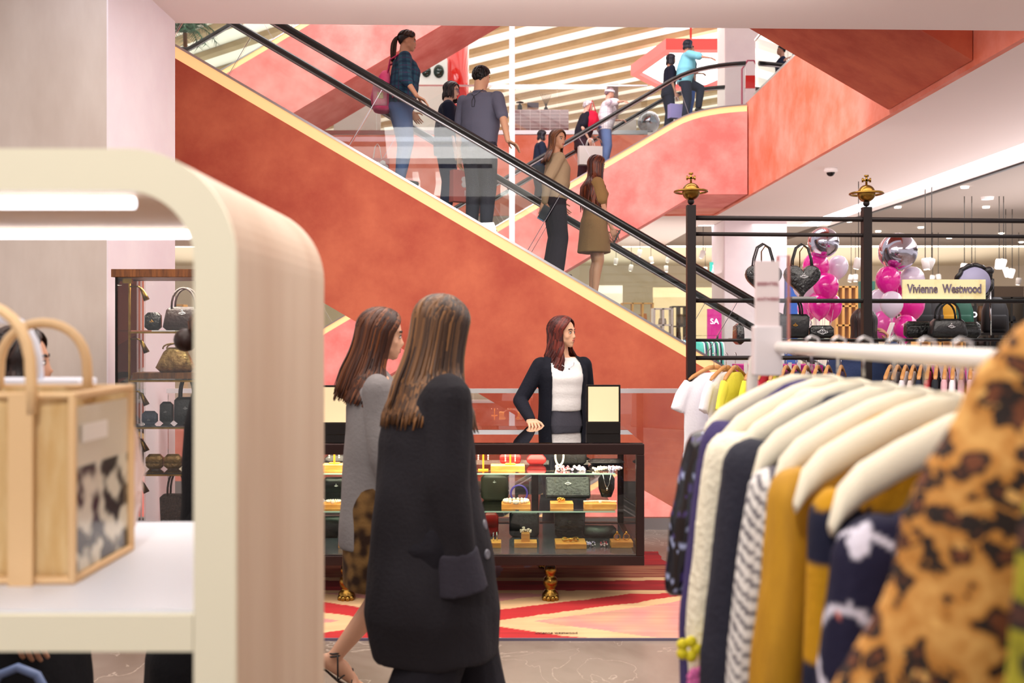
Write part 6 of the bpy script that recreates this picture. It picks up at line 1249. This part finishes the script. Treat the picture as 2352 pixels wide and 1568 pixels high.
for x, r_ in ((-.12, .15), (.20, .17)): mb = MB(); mb.ell((x, -.02, 2.32), (r_*.8, .04, r_)); mb.build('dark_lens', mat('dark_green_glass', '10241c', .1), t, True)
# lantern
zl = 9.15; pl = [(3.53, 29.6), (4.16, 26.9), (6.6, 26.9), (7.2, 29.0), (6.2, 31.6), (4.66, 31.4)]
t = thing('ceiling_lantern', (5.2, 29, zl), 'large white hanging light panel with a red frame upstairs', 'lantern'); cxy = V((5.3, 29.2, 0))
def shr(k_): return [(cxy.x+(x-cxy.x)*k_, cxy.y+(y-cxy.y)*k_) for x, y in pl]
n_ = len(pl); mb = MB(); A_, B_ = pl, shr(.86); vs = [(x, y, zl) for x, y in A_]+[(x, y, zl) for x, y in B_]+[(x, y, zl+.3) for x, y in A_]+[(x, y, zl+.3) for x, y in B_]
mb.add(vs, [(i, (i+1) % n_, (i+1) % n_+n_, i+n_) for i in range(n_)]+[(i, (i+1) % n_, (i+1) % n_+2*n_, i+2*n_) for i in range(n_)]+[(i+n_, (i+1) % n_+n_, (i+1) % n_+3*n_, i+3*n_) for i in range(n_)]+[(i+2*n_, (i+1) % n_+2*n_, (i+1) % n_+3*n_, i+3*n_) for i in range(n_)]); mb.build('red_frame', mat('red_lacquer', 'cc3430', .4), t, world=True)
m_ = slab(shr(.87), zl+.12, zl+.15); m_.build('light_panel', mat('lantern_glow', 'ffffff', .5, emit=1.6, ecol='f2f8fa'), t, world=True); mb = MB(); mb.tube([V((4.85, 27, zl+.3)), V((4.85, 27, 10))], .03, 6); mb.build('hanging_rod', MATS['red_lacquer'], t, world=True)
t = thing('foil_ball', P(1490, 281, 24), 'large mirrored silver ball upstairs behind the escalator rail', 'ball'); mb = MB(); mb.ell((0, 0, 0), (.27, .27, .27), seg=32, rn=20); mb.build('ball', mat('mirror_silver', 'a8a8b4', .08, metal=1), t, True); mb = MB(); mb.box(-.1, .1, -.1, .1, FH-t.location.z, -.26); mb.build('stand', WHITE, t)
t = thing('display_plinth', (PX(1438, 24), 24, FH), 'white display plinth upstairs beside the mirrored ball', 'plinth'); mb = MB(); mb.box(-.25, .25, 0, .5, 0, .75); mb.build('plinth_body', WHITE, t, bevel=.01)
t = thing('display_column', (PX(1408, 24.6), 24.6, FH), 'narrow brown board standing upstairs behind the white checked shirt', 'board'); mb = MB(); mb.box(-.13, .13, 0, .08, 0, 1.75); mb.build('board', mat('taupe_board', '7c5a50', .6), t)
t = thing('hexagonal_display_frame', (PX(1722, 23.2), 23.2, FH), 'pink hexagonal display frame with a red emblem upstairs', 'display frame'); mb = MB(); mb.tube([V((-.18, 0, 0)), V((-.18, 0, 1.75)), V((-.05, 0, 1.95)), V((.10, 0, 1.95)), V((.2, 0, 1.75)), V((.2, 0, 0))], .022, 6); mb.build('frame', mat('rose_metal', 'b04c68', .3, metal=.5), t); mb = MB(); mb.box(-.10, .12, -.02, .02, 1.3, 1.6); mb.build('red_emblem', mat('glossy_red', 'c81410', .12), t)
t = thing('light_box', (PX(820, 23.5), 23.5, FH), 'plain white panel upstairs behind the pink backpack', 'panel'); mb = MB(); mb.box(-.55, .55, 0, .1, 0, 1.15); mb.build('panel', WHITE, t)
# palm
t = thing('potted_palm', (PX(425, 22.9), 22.9, FH), 'green potted palm upstairs at the top left corner', 'plant'); mb = MB(); mb.lathe([(.22, 0), (.28, .5), (.25, .5)], seg=18); mb.build('pot', mat('dark_pot', '3a3634', .6), t, True)
mb = MB(); mb.tube([V((0, 0, .4)), V((.03, 0, 1.4)), V((0, 0, 2.5))], .05, 8); mb.build('trunk', WALNUT, t, True); rn = random.Random(3); LF = mat('palm_green', '1c4a30', .5, col2='35704a', scale=8)
for i in range(22):
    a = rn.uniform(0, 2*PI); el = rn.uniform(.2, 1.2); L_ = rn.uniform(.9, 1.35); mb = MB(); base = V((0, 0, 2.5)); pts = []
    for k_ in range(9): u = k_/8; pts.append(base+V((math.cos(a)*math.cos(el)*L_*u, math.sin(a)*math.cos(el)*L_*u, math.sin(el)*L_*u-.75*u*u*L_)))
    mb.tube(pts, [.012]*9, 5)
    for k_ in range(1, 9):
        p = pts[k_]; dr = (pts[k_]-pts[k_-1]).normalized(); s_ = dr.cross(V((0, 0, 1))).normalized()
        for q in (-1, 1):
            for h_ in (0, .5):
                b0_ = p-dr*(h_*.12); e_ = b0_+(s_*q*.8+dr*.7+V((0, 0, -.25))).normalized()*(.34*(1-.05*k_)); w_ = dr*.018; mb.add([b0_-w_, b0_+w_, e_, b0_+V((0, 0, .006))], [(0, 1, 2), (0, 2, 3), (1, 3, 2)])
    mb.build('frond', LF, t)
